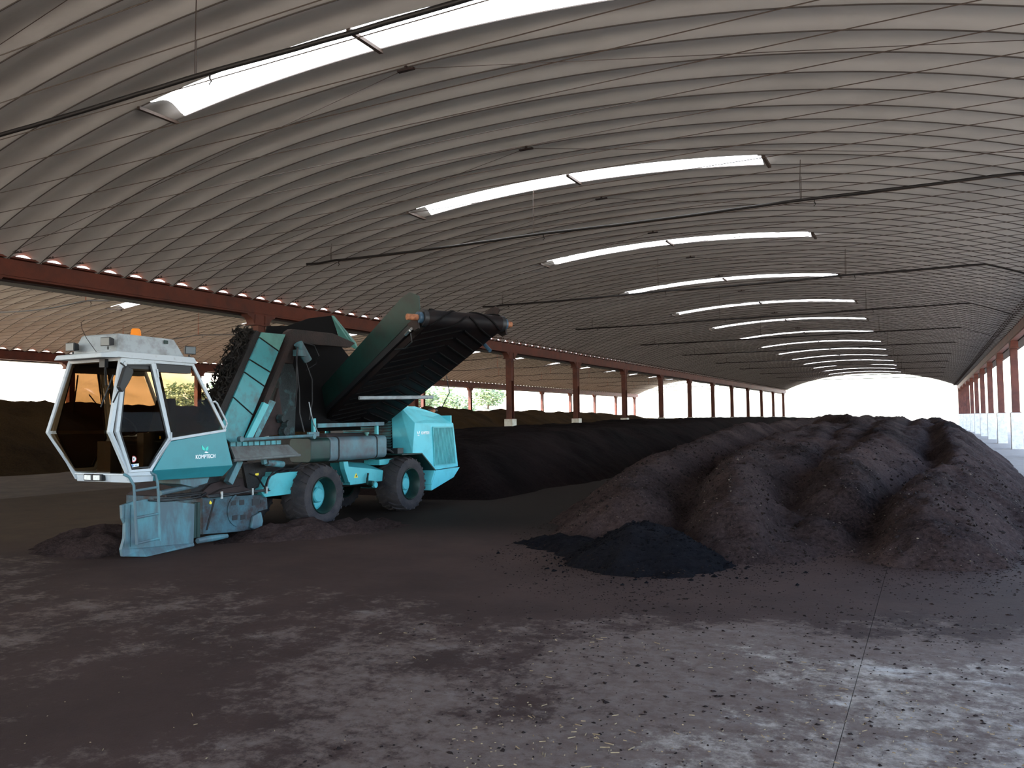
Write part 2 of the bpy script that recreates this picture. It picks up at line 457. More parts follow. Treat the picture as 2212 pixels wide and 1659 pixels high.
def height_grid(xs, ys, zf, name, mats, drop=True, floor_z=-0.03, **kw):
    X, Y = np.meshgrid(xs, ys)
    Z = zf(X, Y)
    nx = len(xs); ny = len(ys)
    Zc = np.maximum(Z, floor_z)
    g = G()
    g.v = [tuple(p) for p in np.stack([X.ravel(), Y.ravel(), Zc.ravel()], 1).tolist()]
    keep = Z > floor_z + 0.001
    fs = []
    for j in range(ny - 1):
        kr = keep[j] | keep[j + 1]
        kk = kr[:-1] | kr[1:]
        for i in (np.nonzero(kk)[0] if drop else range(nx - 1)):
            a = j * nx + int(i)
            fs.append((a, a + 1, a + nx + 1, a + nx))
    used = sorted({i for f in fs for i in f}); mp = {u: k for k, u in enumerate(used)}
    g.v = [g.v[u] for u in used]; g.f = [tuple(mp[i] for i in f) for f in fs]; g.m = [0] * len(g.f)
    return put(name, g, mats, smooth=180, **kw)

def hill_z(X, Y):
    d = np.clip((-X - 47) / 90, 0, 1)
    z = 30 * d * d * (3 - 2 * d) * np.clip(1.25 - Y / 260, 0.12, 1.1) + 0.9 * np.clip(d * 8, 0, 1) * fbm(X / 9, Y / 9, 3)
    return z - 0.1
tag(height_grid(np.linspace(-190, -46, 60), np.linspace(-60, 330, 120), hill_z, 'hill', 'hill', drop=False, floor_z=-0.5, kind='structure'), 'sunlit dry grass hillside beyond the left hall', 'hill')

# the hall floor is cast in bays; two joints show in front of the heap
floor = empty('floor', (0, 0, 0)); tag(floor, 'dirt-stained concrete floor of the long open hall', 'floor', kind='structure')
g = G(); g.box((-60, -16, -0.20), (3.9, 124, -0.045)); put('sub_floor', g, 'steel_dark', floor)
JX, JY, JW = -0.455, 5.6, 0.0018
for (x0, x1) in ((-18.9, JX - JW), (JX + JW, 4.6)):
    for (y0, y1) in ((-14, JY - JW), (JY + JW, 123)):
        g = G(); g.box((x0, y0, -0.12), (x1, y1, 0.0)); put('floor_slab', g, 'floor', floor, smooth=None)
g = G(); g.box((-46, -14, -0.12), (-18.9, 123, -0.005)); put('earth_floor', g, 'brown_floor', floor, smooth=None)

# ------------------------------------------------------------------ roof: arched sheets, seams, skylights, tie rods
XC, HALF, PITCH = -7.52, 10.95, 8.22 / 11
A2, A4 = 0.0127, 3.58e-5
def arch_z(d): return 7.54 - A2 * d * d - A4 * d ** 4
PROF = [(0.0, 0.0), (0.035, 0.0), (0.09, 0.022), (0.17, 0.052), (0.26, 0.092), (0.35, 0.126), (0.44, 0.146), (0.53, 0.150), (0.62, 0.138), (0.71, 0.108), (0.80, 0.066), (0.88, 0.026), (0.93, 0.018), (0.97, 0.0), (1.0, 0.0)]
def sheet(ranges, fin=True):
    g = G()
    for (d0, d1) in ranges:
        n = max(6, int((d1 - d0) * 2.2))
        ds = [d0 + (d1 - d0) * i / n for i in range(n + 1)]
        k = len(PROF); vs = []
        for d in ds:
            for (t, z) in PROF: vs.append((d, (t - 0.5) * PITCH, arch_z(d) + z))
        fs = []
        for i in range(n):
            for j in range(k - 1): fs.append((i * k + j, (i + 1) * k + j, (i + 1) * k + j + 1, i * k + j + 1))
        g.add(vs, fs, 0)
        if fin:
            vs = []
            for d in ds:
                z = arch_z(d)
                vs += [(d, -0.5 * PITCH - 0.007, z + 0.004), (d, -0.5 * PITCH - 0.005, z - 0.018), (d, -0.5 * PITCH + 0.005, z - 0.018), (d, -0.5 * PITCH + 0.007, z + 0.004)]
            fs = []
            for i in range(n):
                for j in range(3): fs.append((i * 4 + j, (i + 1) * 4 + j, (i + 1) * 4 + j + 1, i * 4 + j + 1))
            g.add(vs, fs, 1)
    return g
SK0, SK1 = -4.38, 4.42
HE = HALF + 0.08
ME_FULL = mesh_of('roof_sheet', sheet([(-HE, HE)]), ['roof', 'seam'], 60)
ME_ENDS = mesh_of('roof_sheet_cut', sheet([(-HE, SK0), (SK1, HE)]), ['roof', 'seam'], 60)
ME_SKYL = mesh_of('skylight_panel', sheet([(SK0 - 0.03, 0.0)], False), 'skylight', 60)
ME_SKYR = mesh_of('skylight_panel', sheet([(0.0, SK1 + 0.03)], False), 'skylight', 60)
def bar_mesh():
    g = G(); g.box((-0.035, -0.5 * PITCH - 0.04, -0.07), (0.035, 0.5 * PITCH + 0.04, -0.015)); return mesh_of('skylight_bar', g, 'wire', None)
ME_BAR = bar_mesh()
def rod_mesh():
    g = G(); g.tube([(-HALF + 0.15, 0, 5.56), (0, 0, 5.545), (HALF - 0.15, 0, 5.56)], 0.0065, 5)
    for s in (-1, 1):
        x0 = s * (HALF - 0.02)
        g.tube([(x0, 0, 5.60), (x0 - s * 0.45, 0, 5.555)], 0.012, 5)
        for k in range(4):
            x = x0 - s * (0.12 + 0.1 * k); g.box((x - 0.02, -0.012, 5.565), (x + 0.02, 0.012, 5.60))
    return mesh_of('tie_rod', g, 'wire', None)
ME_ROD = rod_mesh()
def brace_meshes():
    g = G(); g.tube([(0.1, 0, 7.47), (HALF - 0.1, 0, 5.58)], 0.0055, 5); r_ = mesh_of('brace_wire', g, 'wire')
    g = G(); g.tube([(-0.1, 0, 7.47), (-HALF + 0.1, 0, 5.58)], 0.0055, 5); l_ = mesh_of('brace_wire', g, 'wire')
    g = G(); g.box((-0.16, -0.035, 7.455), (0.16, 0.035, 7.485)); g.box((-0.02, -0.02, 7.485), (0.02, 0.02, 7.54)); p_ = mesh_of('ridge_plate', g, 'rust', None)
    return r_, l_, p_
ME_BR, ME_BL, ME_PL = brace_meshes()
Y_SK0 = 9.78
SHEET_K = range(-31, 152)
ORD = ['first', 'second', 'third', 'fourth', 'fifth', 'sixth', 'seventh', 'eighth', 'ninth', 'tenth', 'eleventh', 'twelfth', 'thirteenth', 'fourteenth', 'fifteenth', 'sixteenth']
win_n = 0
for hall, xc in (('main', XC), ('side', XC - 22.5)):
    sk_n = 0
    ceil = empty('ceiling', (xc, 54, 5.5)); tag(ceil, 'long arched ribbed metal roof over the machine and the heaps' if hall == 'main' else 'arched ribbed metal roof of the left hall behind the beam', 'ceiling', kind='structure')
    for k in SHEET_K:
        y = Y_SK0 + k * PITCH
        cut = (k % 11 == (0 if hall == 'main' else 10) and -2 < k < 150)
        inst('roof_sheet', ME_ENDS if cut else ME_FULL, (xc, y, 0), ceil)
        inst('tie_rod', ME_ROD, (xc, y + PITCH * 0.5, 0), ceil)
        if k % 6 == 1:
            yb = y + PITCH * 0.5 - 0.03
            inst('ridge_plate', ME_PL, (xc, yb, 0), ceil); inst('brace_wire', ME_BR, (xc, yb, 0), ceil); inst('brace_wire', ME_BL, (xc, yb, 0), ceil)
        if cut:
            win_n += 1
            w = empty('window_%d' % win_n, (xc, y, arch_z(0))); tag(w, 'curved white skylight strip in the %s roof, %s from the viewer' % (hall if hall == 'main' else 'left hall', ORD[sk_n]), 'skylight', kind='structure'); sk_n += 1
            inst('skylight_panel', ME_SKYL, (xc, y, 0), w); inst('skylight_panel', ME_SKYR, (xc, y, 0), w)
            for d in (SK0 - 0.25, 0.0, SK1 + 0.12):
                inst('skylight_bar', ME_BAR, (xc + d, y, arch_z(d)), w)

# ------------------------------------------------------------------ eave beams and column rows
def eave_beam(name, x, side):
    g = G()
    prof = [(-0.14, 5.03), (0.14, 5.03), (0.14, 5.075), (0.03, 5.09), (0.03, 5.485), (0.14, 5.498), (0.14, 5.545), (-0.14, 5.545), (-0.14, 5.498), (-0.03, 5.485), (-0.03, 5.09), (-0.14, 5.075)]
    # boxed web on the hall side
    g.prism_y([(x + px, pz) for px, pz in prof], -14, 123)
    g.prism_y([(x + 0.10 + 0.04, 5.08), (x + 0.155, 5.08), (x + 0.155, 5.46), (x + 0.10 + 0.04, 5.46)], -14, 123)
    g.prism_y([(x - 0.155, 5.08), (x - 0.14, 5.08), (x - 0.14, 5.46), (x - 0.155, 5.46)], -14, 123)
    o = put(name, g, 'red_steel', smooth=None, kind='structure')
    g = G(); a_, b_ = (0.66, 0.16) if side > 0 else (-0.16, -0.66)
    g.prism_y([(x - a_, 4.98), (x - b_, 4.98), (x - b_, 5.12), (x - b_ - 0.012, 5.12), (x - b_ - 0.012, 4.995), (x - a_ + 0.012, 4.995), (x - a_ + 0.012, 5.12), (x - a_, 5.12)], -14, 123)
    put('gutter', g, 'rust', o, smooth=None)
    return o
tag(eave_beam('trim_1', -18.62, 1), 'rust-red eave beam between the two halls, passing behind the machine', 'beam')
tag(eave_beam('trim_2', 3.60, -1), 'red eave beam along the open right side', 'beam')
tag(eave_beam('trim_3', -41.15, 1), 'thin red eave beam along the far side of the left hall', 'beam')

def column_meshes():
    g = G()   # H section post
    for s in (-1, 1): g.box((-0.15, s * 0.145 - 0.012, 1.70), (0.15, s * 0.145 + 0.012, 4.75))
    g.box((-0.012, -0.14, 1.70), (0.012, 0.14, 4.75))
    g.box((-0.13, -0.13, 3.62), (0.13, 0.13, 4.75))
    g.box((-0.20, -0.20, 1.70), (0.20, 0.20, 1.725))
    post = mesh_of('post', g, 'red_post', None)
    g = G()
    pr = [(-0.60, 5.03), (-0.56, 4.98), (-0.44, 4.93), (-0.36, 4.84), (-0.33, 4.74), (0.33, 4.74), (0.36, 4.84), (0.44, 4.93), (0.56, 4.98), (0.60, 5.03)]
    g.prism_x(pr, -0.15, 0.15)
    g.box((-0.19, -0.36, 4.70), (0.19, 0.36, 4.75)); g.box((0.15, 0.12, 4.75), (0.17, 0.30, 5.03)); g.box((0.15, -0.30, 4.75), (0.17, -0.12, 5.03))
    cap = mesh_of('bracket', g, 'red_post', 30)
    g = G(); b = 0.235
    g.loop2([(x * b, y * b, -0.1) for x, y in ((-1, -1), (1, -1), (1, 1), (-1, 1))], [(x * b * 0.96, y * b * 0.96, 1.70) for x, y in ((-1, -1), (1, -1), (1, 1), (-1, 1))])
    base = mesh_of('concrete_base', g, 'concrete', None)
    return post, cap, base
POST, CAP, BASE = column_meshes()
COL_Y = [1.65 + 8.54 * k for k in range(15)]
def column(x, y, label, group):
    c = empty('steel_column', (x, y, 0)); tag(c, label, 'column', group)
    inst('post', POST, (x, y, 0), c); inst('bracket', CAP, (x, y, 0), c); inst('concrete_base', BASE, (x, y, 0), c)
for k, y in enumerate(COL_Y[1:]):
    n = len(COL_Y) - 1 - k
    if k == 0: lb = 'rust-red steel column on the middle line between the halls, nearest of its row'
    elif k == 1: lb = 'rust-red steel column standing just behind the teal machine elevator'
    elif k == 2: lb = 'rust-red steel column behind the machine, beside its engine hood'
    else: lb = 'rust-red column on pale concrete base, %s to the right of the machine in the middle row' % ORD[k - 3]
    column(-18.62, y, lb, 'columns between the two halls')
for k, y in enumerate(COL_Y[4:]):
    y += 8.5 * 0
    n = len(COL_Y[4:]) - k
    column(3.62, y, 'red column on tall white concrete base in the right-hand row, %s from the far end' % ORD[n - 1], 'columns of the open right side')
for k, y in enumerate(COL_Y[1:]):
    n = len(COL_Y) - 1 - k
    column(-41.15, y + 0.4, 'thin red column on the far open side of the left hall, %s from the far end' % ORD[n - 1], 'columns of the far left side')

# ------------------------------------------------------------------ sprinkler pipes
def pipe(y, x0, x1, z, r, hang, label, group, sag=0.03, wire='wire'):
    p = empty('sprinkler_pipe', ((x0 + x1) / 2, y, z)); tag(p, label, 'pipe', group)
    hang = sorted(hang)
    y = Y_SK0 + PITCH * round((y - Y_SK0) / PITCH)      # the pipes run under the middle of a roof sheet
    pts = []; n = 40
    for i in range(n + 1):
        x = x0 + (x1 - x0) * i / n
        hs = [x0] + hang + [x1]
        d = 0
        for a, b in zip(hs[:-1], hs[1:]):
            if a <= x <= b and b > a:
                t = (x - a) / (b - a); d = sag * 4 * t * (1 - t)
        roof_z = arch_z(x - (XC if x1 > -18 else XC - 22.5)) + 0.04
        pts.append((x, y, min(z - d + rnd.uniform(-.004, .004), roof_z)))
    g = G(); g.tube(pts, r, 7); put('tube', g, 'pipe', p, smooth=60)
    xc = XC if x1 > -18 else XC - 22.5
    for h in hang:
        g = G(); zt = arch_z(h - xc) - 0.02
        g.tube([(h + 0.02, y, zt), (h, y, z + 0.35), (h, y, z)], 0.008, 5)
        g.tube([(h + 0.03, y, z + 0.5), (h + 0.025, y, z)], 0.006, 5)
        put('hanger', g, wire, p)
        g = G(); xx = h + 0.28
        g.tube([(xx, y, z), (xx, y, z - 0.09), (xx + 0.03, y, z - 0.13), (xx - 0.01, y, z - 0.17)], 0.013, 6)
        put('nozzle', g, 'pipe', p)
for k in range(11):
    y = 7.5 + 10.15 * k + (0.3 if k else 0.0)
    lb = ('thick black water pipe under the roof, passing across the nearest skylight' if k == 0 else
          'black water pipe hung under the main roof by thin rods, %s beyond the nearest one' % ORD[k - 1])
    pipe(y, -16.0, 3.15, 6.28 if k else 6.34, 0.034, (-15.1, -8.65, -2.3), lb, 'water pipes under the main roof')
for k in range(11):
    y = 7.72 + 10.15 * k + 10.1
    lb = 'thin sagging water pipe with red hangers in the left hall, %s from the near end' % ORD[k]
    pipe(y, -38.5, -20.5, 6.0, 0.026, (-37.0, -31.5, -26.0, -21.0), lb, 'water pipes of the left hall', 0.12, 'red_wire')

# ------------------------------------------------------------------ compost heaps
def seg_field(X, Y, pts, slope, rnd_r):
    """height of a ridge whose crest follows pts (x, y, h) and whose flanks fall at slope"""
    best = np.full(X.shape, -9.0)
    if len(pts) == 1: pts = [pts[0], (pts[0][0] + 1e-3, pts[0][1], pts[0][2])]
    for (ax, ay, ah), (bx, by, bh) in zip(pts[:-1], pts[1:]):
        dx, dy = bx - ax, by - ay
        t = np.clip(((X - ax) * dx + (Y - ay) * dy) / (dx * dx + dy * dy), 0, 1)
        d = np.hypot(X - ax - t * dx, Y - ay - t * dy)
        best = np.maximum(best, ah + t * (bh - ah) - slope * (np.sqrt(d * d + rnd_r * rnd_r) - rnd_r))
    return best
def smax(a, b, k=0.05):
    h = np.clip(0.5 + 0.5 * (a - b) / k, 0, 1)
    return b + (a - b) * h + k * h * (1 - h)
RIDGES = [
    ([(-3.75, 10.7, 0.62), (-4.15, 12.4, 0.86), (-4.35, 14.6, 1.02), (-4.35, 17, 1.18), (-4.9, 24, 1.42), (-5.6, 40, 1.46), (-5.8, 50, 1.58), (-5.4, 58, 1.72), (-5.6, 66, 1.5), (-7, 110, 1.4)], 0.72, 0.30),
    ([(-2.15, 10.25, 0.62), (-2.45, 11.8, 0.88), (-2.75, 13.4, 1.04), (-2.9, 16, 1.16), (-3.0, 25, 1.46), (-3.4, 34, 1.5), (-3.8, 60, 1.66), (-4.5, 110, 1.4)], 0.80, 0.26),
    ([(-1.30, 10.9, 0.42)], 0.75, 0.18),
    ([(-1.02, 12.2, 0.80), (-1.22, 13.4, 1.02), (-0.95, 18, 1.22), (-1.1, 25, 1.44), (-1.4, 40, 1.5), (-2.5, 100, 1.4)], 0.82, 0.26),
    ([(0.0, 10.5, 0.50), (-0.10, 12.1, 0.76), (0.2, 14.2, 0.90)], 0.82, 0.28),
    ([(-3.3, 30.5, 1.66), (-2.35, 29.6, 1.73)], 0.95, 0.35),
    ([(-1.35, 30.5, 1.56)], 0.8, 0.3), ([(-0.25, 29.5, 1.56)], 0.8, 0.3),
    ([(0.35, 13.5, 0.75), (0.38, 17, 0.96), (0.42, 24, 1.30), (0.45, 31, 1.46), (0.4, 45, 1.42), (0.2, 100, 1.3)], 0.93, 0.30),
]
GULLIES = [[(-2.63, 9.3), (-3.2, 11.6), (-3.35, 13.2), (-3.5, 15.5)], [(-1.56, 9.75), (-1.85, 11.6), (-1.9, 12.9), (-1.75, 15), (-1.9, 18)],
           [(-0.73, 9.9), (-0.62, 12.2), (-0.46, 13.66), (0.0, 14.5), (0.1, 16.4), (-0.1, 20)], [(0.2, 17), (0.05, 22), (0.1, 27)], [(-2.0, 19), (-2.2, 23), (-2.4, 28)]]
def heap_z(X, Y):
    wx = X + 0.14 * fbm(X * 1.3, Y * 1.3, 11, 3); wy = Y + 0.16 * fbm(X * 1.1, Y * 1.1, 23, 3)
    z = np.full(X.shape, -9.0)
    for i, (pts, sl, rr) in enumerate(RIDGES):
        z = smax(z, seg_field(wx, wy, pts, sl, rr), 0.045)
    base = seg_field(wx, wy, [(-2.5, 13.6, 0.86), (-2.2, 16, 1.10), (-2.3, 24, 1.40), (-2.6, 60, 1.50), (-3.6, 108, 1.36)], 0.55, 1.2)
    base = smax(base, seg_field(wx, wy, [(-0.7, 15.5, 0.80), (-0.4, 24, 1.22), (-0.3, 45, 1.34), (-0.8, 100, 1.25)], 0.8, 0.7), 0.1)
    z = smax(z, base, 0.12)
    far = np.clip((Y - 15) / 10, 0, 1)
    z = z + 0.06 * fbm(X * 2.2, Y * 2.2, 5, 3) + 0.07 * fbm(X * 6, Y * 6, 31, 4) + far * 0.18 * fbm(X * 0.55, Y * 0.4, 77, 3)
    for gp in GULLIES:
        gd = -seg_field(X + 0.10 * fbm(X * 3, Y * 3, 91, 2), Y, [(a, b, 0.0) for a, b in gp], 1.0, 0.02)
        z = z - 0.15 * np.exp(-(gd / 0.17) ** 2) * np.clip((z - 0.05) / 0.25, 0, 1)
    z = z + 0.035 * fbm(X * 15, Y * 15, 95, 2) * np.clip(z * 6, 0, 1)
    return z - 0.02
def grow(a, mid, b, s0, ratio):
    ys = list(np.arange(a, mid, s0)); s = s0; y = ys[-1]
    while y < b:
        s *= ratio; y += s; ys.append(y)
    return np.array(ys)
o = height_grid(np.arange(-10, 3.2, 0.055), grow(8.2, 19, 115, 0.055, 1.022), heap_z, 'compost_windrow', 'compost')
tag(o, 'long brown ridged compost heap filling the floor at the right', 'heap')

def fresh_z(X, Y):
    wx = X + 0.12 * fbm(X * 2, Y * 2, 41, 3); wy = Y + 0.12 * fbm(X * 2, Y * 2, 43, 3)
    z = smax(seg_field(wx, wy, [(-2.95, 9.0, 0.46)], 0.62, 0.22), seg_field(wx, wy, [(-3.4, 9.35, 0.20), (-4.6, 9.9, 0.10)], 0.35, 0.2), 0.1)
    return z + 0.07 * fbm(X * 6, Y * 6, 47, 4) + 0.04 * fbm(X * 17, Y * 17, 49, 2) - 0.015
o = height_grid(np.arange(-6.2, -1.4, 0.04), np.arange(7.4, 11.2, 0.04), fresh_z, 'compost_pile', 'compost_fresh')
tag(o, 'small near-black fresh compost pile at the front left toe of the brown heap', 'heap')

def left_row_z(X, Y):
    wy = Y + 0.5 * fbm(X * 0.4, Y * 0.4, 61, 3); wx = X + 0.7 * fbm(X * 0.35, Y * 0.25, 63, 3)
    top = np.interp(Y, [14, 20, 30, 36, 44, 55, 70, 90, 122], [1.0, 1.3, 1.38, 1.42, 1.56, 1.62, 1.6, 1.45, 1.2])
    side = (-8.0 - wx) * 0.72
    back = (X + 18.25) * 0.95
    near = (wy - 14.6) * 0.70
    z = np.minimum(np.minimum(side, back), near)
    k = 0.22
    h = np.clip(0.5 + 0.5 * (top - z) / k, 0, 1)
    z = top + (z - top) * h - k * h * (1 - h)
    return z + 0.12 * fbm(X * 0.8, Y * 0.8, 65, 4) + 0.05 * fbm(X * 4, Y * 4, 67, 3) - 0.02
o = height_grid(np.arange(-18.37, -7.0, 0.12), grow(14, 40, 122, 0.14, 1.03), left_row_z, 'compost_windrow', 'compost_dark')
tag(o, 'long dark compost windrow behind the machine, along the middle columns', 'heap')

def straw_row_z(X, Y):
    wx = X + 0.8 * fbm(X * 0.4, Y * 0.3, 71, 3)
    hh = np.interp(Y, [4, 12, 20, 50, 83, 105, 114], [2.3, 2.55, 2.6, 2.6, 2.35, 1.7, 0.4]) + 0.16 * fbm(X * 0.0, Y * 0.5, 73, 3)
    d = np.abs(wx + 32.2)
    z = hh - 0.68 * (np.sqrt(d * d + 0.6) - 0.77)
    return z + 0.22 * fbm(X * 0.9, Y * 0.9, 75, 4) + 0.07 * fbm(X * 4, Y * 4, 79, 2)
o = height_grid(np.arange(-37.5, -27.0, 0.14), grow(3, 40, 114, 0.15, 1.03), straw_row_z, 'compost_windrow', 'compost_straw')
tag(o, 'tall straw-brown compost windrow in the left hall, beyond the cab', 'heap')

def skirt_z(X, Y):
    z = seg_field(X + 0.15 * fbm(X * 2, Y * 2, 81, 3), Y + 0.15 * fbm(X * 2, Y * 2, 83, 3), [(-8.6, 8.75, 0.13), (-8.35, 9.4, 0.19), (-8.15, 9.9, 0.15), (-7.9, 10.6, 0.08)], 0.30, 0.25)
    z2 = seg_field(X, Y, [(-10.2, 7.3, 0.30), (-9.7, 7.0, 0.22)], 0.45, 0.2)
    return np.maximum(z, z2) + 0.10 * fbm(X * 5, Y * 5, 85, 4) - 0.02
o = height_grid(np.arange(-11.4, -6.6, 0.05), np.arange(6.2, 11.8, 0.05), skirt_z, 'spilled_compost', 'compost')
tag(o, 'low ridge of spilled compost on the floor in front of the machine wheels', 'heap')

# crumbs and straw too many to count
def zat(fn, x, y): return float(fn(np.array([[x]]), np.array([[y]]))[0, 0])
def scatter(n, region, fn=None):
    xs = np.array([region(i) for i in range(n)])
    z = fn(xs[:, 0:1], xs[:, 1:2])[:, 0] if fn else np.zeros(n)
    return xs, z
g = G()
xs, zz = scatter(5200, lambda i: (rnd.uniform(-5.0, 1.7), 8.2 + 9 * rnd.random() ** 1.6), heap_z)
for (x, y), z in zip(xs, zz):
    if z > -0.02: g.chunk((x, y, z + 0.004), 0.008 + 0.030 * rnd.random() ** 3, 0, 0.7)
xs, zz = scatter(900, lambda i: (rnd.gauss(-2.95, 0.55), rnd.gauss(8.9, 0.5)), fresh_z)
g2 = G()
for (x, y), z in zip(xs, zz):
    g2.chunk((x, y, max(z, 0) + 0.005), 0.006 + 0.026 * rnd.random() ** 4, 0, 0.7)
o = put('fresh_clods', g2, 'clod_fresh', smooth=None); tag(o, 'near-black crumbs lying on and around the small fresh pile', 'crumbs', kind='stuff')
o = put('compost_clods', g, 'clod', smooth=None); tag(o, 'loose crumbs lying over the brown ridged heap', 'crumbs', kind='stuff')
g = G()
tx = np.arange(-6.0, 3.0, 0.1); ty = np.arange(7.5, 16.0, 0.05)
TXg, TYg = np.meshgrid(tx, ty)
occ = np.maximum(heap_z(TXg, TYg), fresh_z(TXg, TYg)) > 0.0
toe = np.where(occ.any(0), ty[occ.argmax(0)], 9.5)
cand = []
for i in range(7000):
    q = rnd.random()
    if q < 0.42: x = rnd.uniform(-5.5, 2.2); y = float(np.interp(x, tx, toe)) + 0.12 - 1.5 * rnd.random() ** 2.4
    elif q < 0.6: x = rnd.uniform(-3.8, 2.2); y = float(np.interp(x, tx, toe)) - 3.2 * rnd.random() ** 1.5
    else: x = rnd.uniform(-2.8, 2.3); y = rnd.uniform(1.7, 7.6)
    cand.append((x, y))
ca = np.array(cand)
hz = np.maximum(heap_z(ca[:, 0:1], ca[:, 1:2]), fresh_z(ca[:, 0:1], ca[:, 1:2]))[:, 0]
for (x, y), z in zip(cand, hz):
    g.chunk((x, y, max(float(z), 0.0) + 0.002), 0.003 + 0.006 * rnd.random() + 0.017 * rnd.random() ** 7, 0, 0.4)
o = put('floor_crumbs', g, 'clod', smooth=None); tag(o, 'dark crumbs of compost strewn over the concrete floor', 'crumbs', kind='stuff')
g = G()
for i in range(3600):
    y = 1.6 + 4.2 * rnd.random() ** 1.5; x = (rnd.uniform(-2.0, 2.4) if i % 7 else rnd.uniform(-5.0, 2.4)) - 0.15 * y + 0.3
    if math.sin(x * 2.3 + 1.7 * y) + math.sin(y * 3.1 - x * 1.3) + rnd.gauss(0, 0.7) < 0.1: continue
    a = rnd.random() * 6.28; l = 0.004 + 0.024 * rnd.random() ** 5; w = 0.0012 + 0.0016 * rnd.random()
    dx, dy = math.cos(a) * l, math.sin(a) * l; nx, ny = -math.sin(a) * w, math.cos(a) * w
    z = 0.004
    g.add([(x - dx - nx, y - dy - ny, z), (x + dx - nx, y + dy - ny, z), (x + dx + nx, y + dy + ny, z), (x - dx + nx, y - dy + ny, z), (x - dx, y - dy, z + 0.004), (x + dx, y + dy, z + 0.004)],
          [(0, 1, 5, 4), (2, 3, 4, 5), (1, 2, 5), (3, 0, 4), (0, 3, 2, 1)])
o = put('straw_litter', g, 'straw', smooth=None); tag(o, 'pale straw and wood chips scattered on the concrete floor', 'litter', kind='stuff')
g = G()
xs, zz = scatter(1500, lambda i: (rnd.uniform(-4.6, 1.6), 8.6 + 6 * rnd.random()), heap_z)
for (x, y), z in zip(xs, zz):
    if z > 0.02: g.chunk((x, y, z + 0.004), 0.004 + 0.012 * rnd.random() ** 3, 0, 0.5)
o = put('wood_chips', g, 'chip', smooth=None); tag(o, 'pale wood chips dotted over the brown ridged heap', 'litter', kind='stuff')

# ------------------------------------------------------------------ bushes on the hillside
def tree(x, y, h, w, label):
    z0 = zat(hill_z, x, y) if x < -46 else 0
    t = empty('tree', (x, y, z0)); tag(t, label, 'tree', 'trees on the hillside')
    g = G(); g.tube([(x, y, z0 - 0.2), (x + 0.1, y, z0 + h * 0.3), (x, y + 0.1, z0 + h * 0.7)], [0.2, 0.15, 0.06], 7); put('trunk', g, 'bark', t)
    g = G()
    lobes = [(rnd.gauss(0, w * 0.33), rnd.gauss(0, w * 0.33), h * rnd.uniform(0.35, 0.9), w * rnd.uniform(0.25, 0.42)) for _ in range(9)]
    for i in range(900):
        lx, ly, lz, lr = lobes[i % 9]
        v = Vector((rnd.gauss(0, 1), rnd.gauss(0, 1), rnd.gauss(0, 1))).normalized() * lr * rnd.uniform(0.6, 1.05)
        g.chunk((x + lx + v.x, y + ly + v.y, z0 + lz + v.z * 0.8), w * 0.055, 0, 0.6)
    put('foliage', g, 'foliage', t, smooth=None, kind='stuff')
tree(-66, 98, 6.0, 6.5, 'large pale green tree on the hillside beyond the engine hood')
tree(-64, 106, 3.6, 4.2, 'smaller round tree on the slope just right of the large pale one')
tree(-58, 50, 4.0, 3.5, 'green bush on the hillside between the cab and the elevator')
tree(-70, 126, 3.4, 5.0, 'low bush at the foot of the slope seen beside the nearest free column')

# ------------------------------------------------------------------ the compost turner
TURNER = empty('compost_turner', (-9.6, 10.2, 0.0))
tag(TURNER, 'teal self-propelled compost turner with white cab, steep elevator and raised discharge conveyor', 'machine')

# --- cab
def xs_near(z):
    return float(np.interp(z, [0.90, 1.57, 2.46], [-8.69, -8.60, -8.70]))
def xs_far(z): return -18.36 - xs_near(z)
def side(y, z, off=0.0): return (xs_near(z) + off, y, z)
def sidef(y, z, off=0.0): return (xs_far(z) - off, y, z)
CF = [(6.50, 2.46), (6.28, 1.57), (6.58, 1.06)]       # front edge of the side wall
g = G()
# corner posts, door surround and sills as square tubes
for S in (side, sidef):
    g.tube([S(*p) for p in CF + [(6.62, 0.98)]], 0.026, square=True)
    g.tube([S(6.48, 2.455), S(7.56, 2.455)], 0.03, square=True)
    g.tube([S(7.55, 2.46), S(8.03, 1.56)], 0.020, square=True)
    g.tube([S(6.95, 2.45), S(7.14, 1.46), S(6.91, 1.05)], 0.022, square=True)
    g.tube([S(7.14, 1.46), S(8.04, 1.56)], 0.018, square=True)
    g.tube([S(6.58, 1.055), S(6.93, 1.04)], 0.026, square=True)
for (y, z) in ((6.50, 2.46), (7.54, 2.46)):
    g.tube([side(y, z), sidef(y, z)], 0.028, square=True)
g.tube([side(6.58, 1.045), sidef(6.58, 1.045)], 0.012, square=True)
# front apron and floor pan
pn = [side(6.585, 1.055), side(6.61, 0.945), side(6.95, 0.94), side(6.95, 1.04)]
pf = [sidef(6.585, 1.055), sidef(6.61, 0.945), sidef(6.95, 0.94), sidef(6.95, 1.04)]
g.loop2(pn, pf)
g.box((-9.6, 6.95, 0.94), (-8.76, 8.05, 1.0))
CAB = put('cab', g, 'white', TURNER, smooth=None, bevel=0.006, label='white framed glazed operator cab')
def pane(name, pts, label=None, mat='glass'):
    n = (Vector(pts[1]) - Vector(pts[0])).cross(Vector(pts[2]) - Vector(pts[0]))
    g = G(); g.slab(pts, n, 0.006); return put(name, g, mat, CAB, smooth=None, label=label)
pane('upper_windshield', [side(6.50, 2.44), side(6.285, 1.59), sidef(6.285, 1.59), sidef(6.50, 2.44)])
pane('lower_windshield', [side(6.29, 1.55), side(6.575, 1.075), sidef(6.575, 1.075), sidef(6.29, 1.55)])
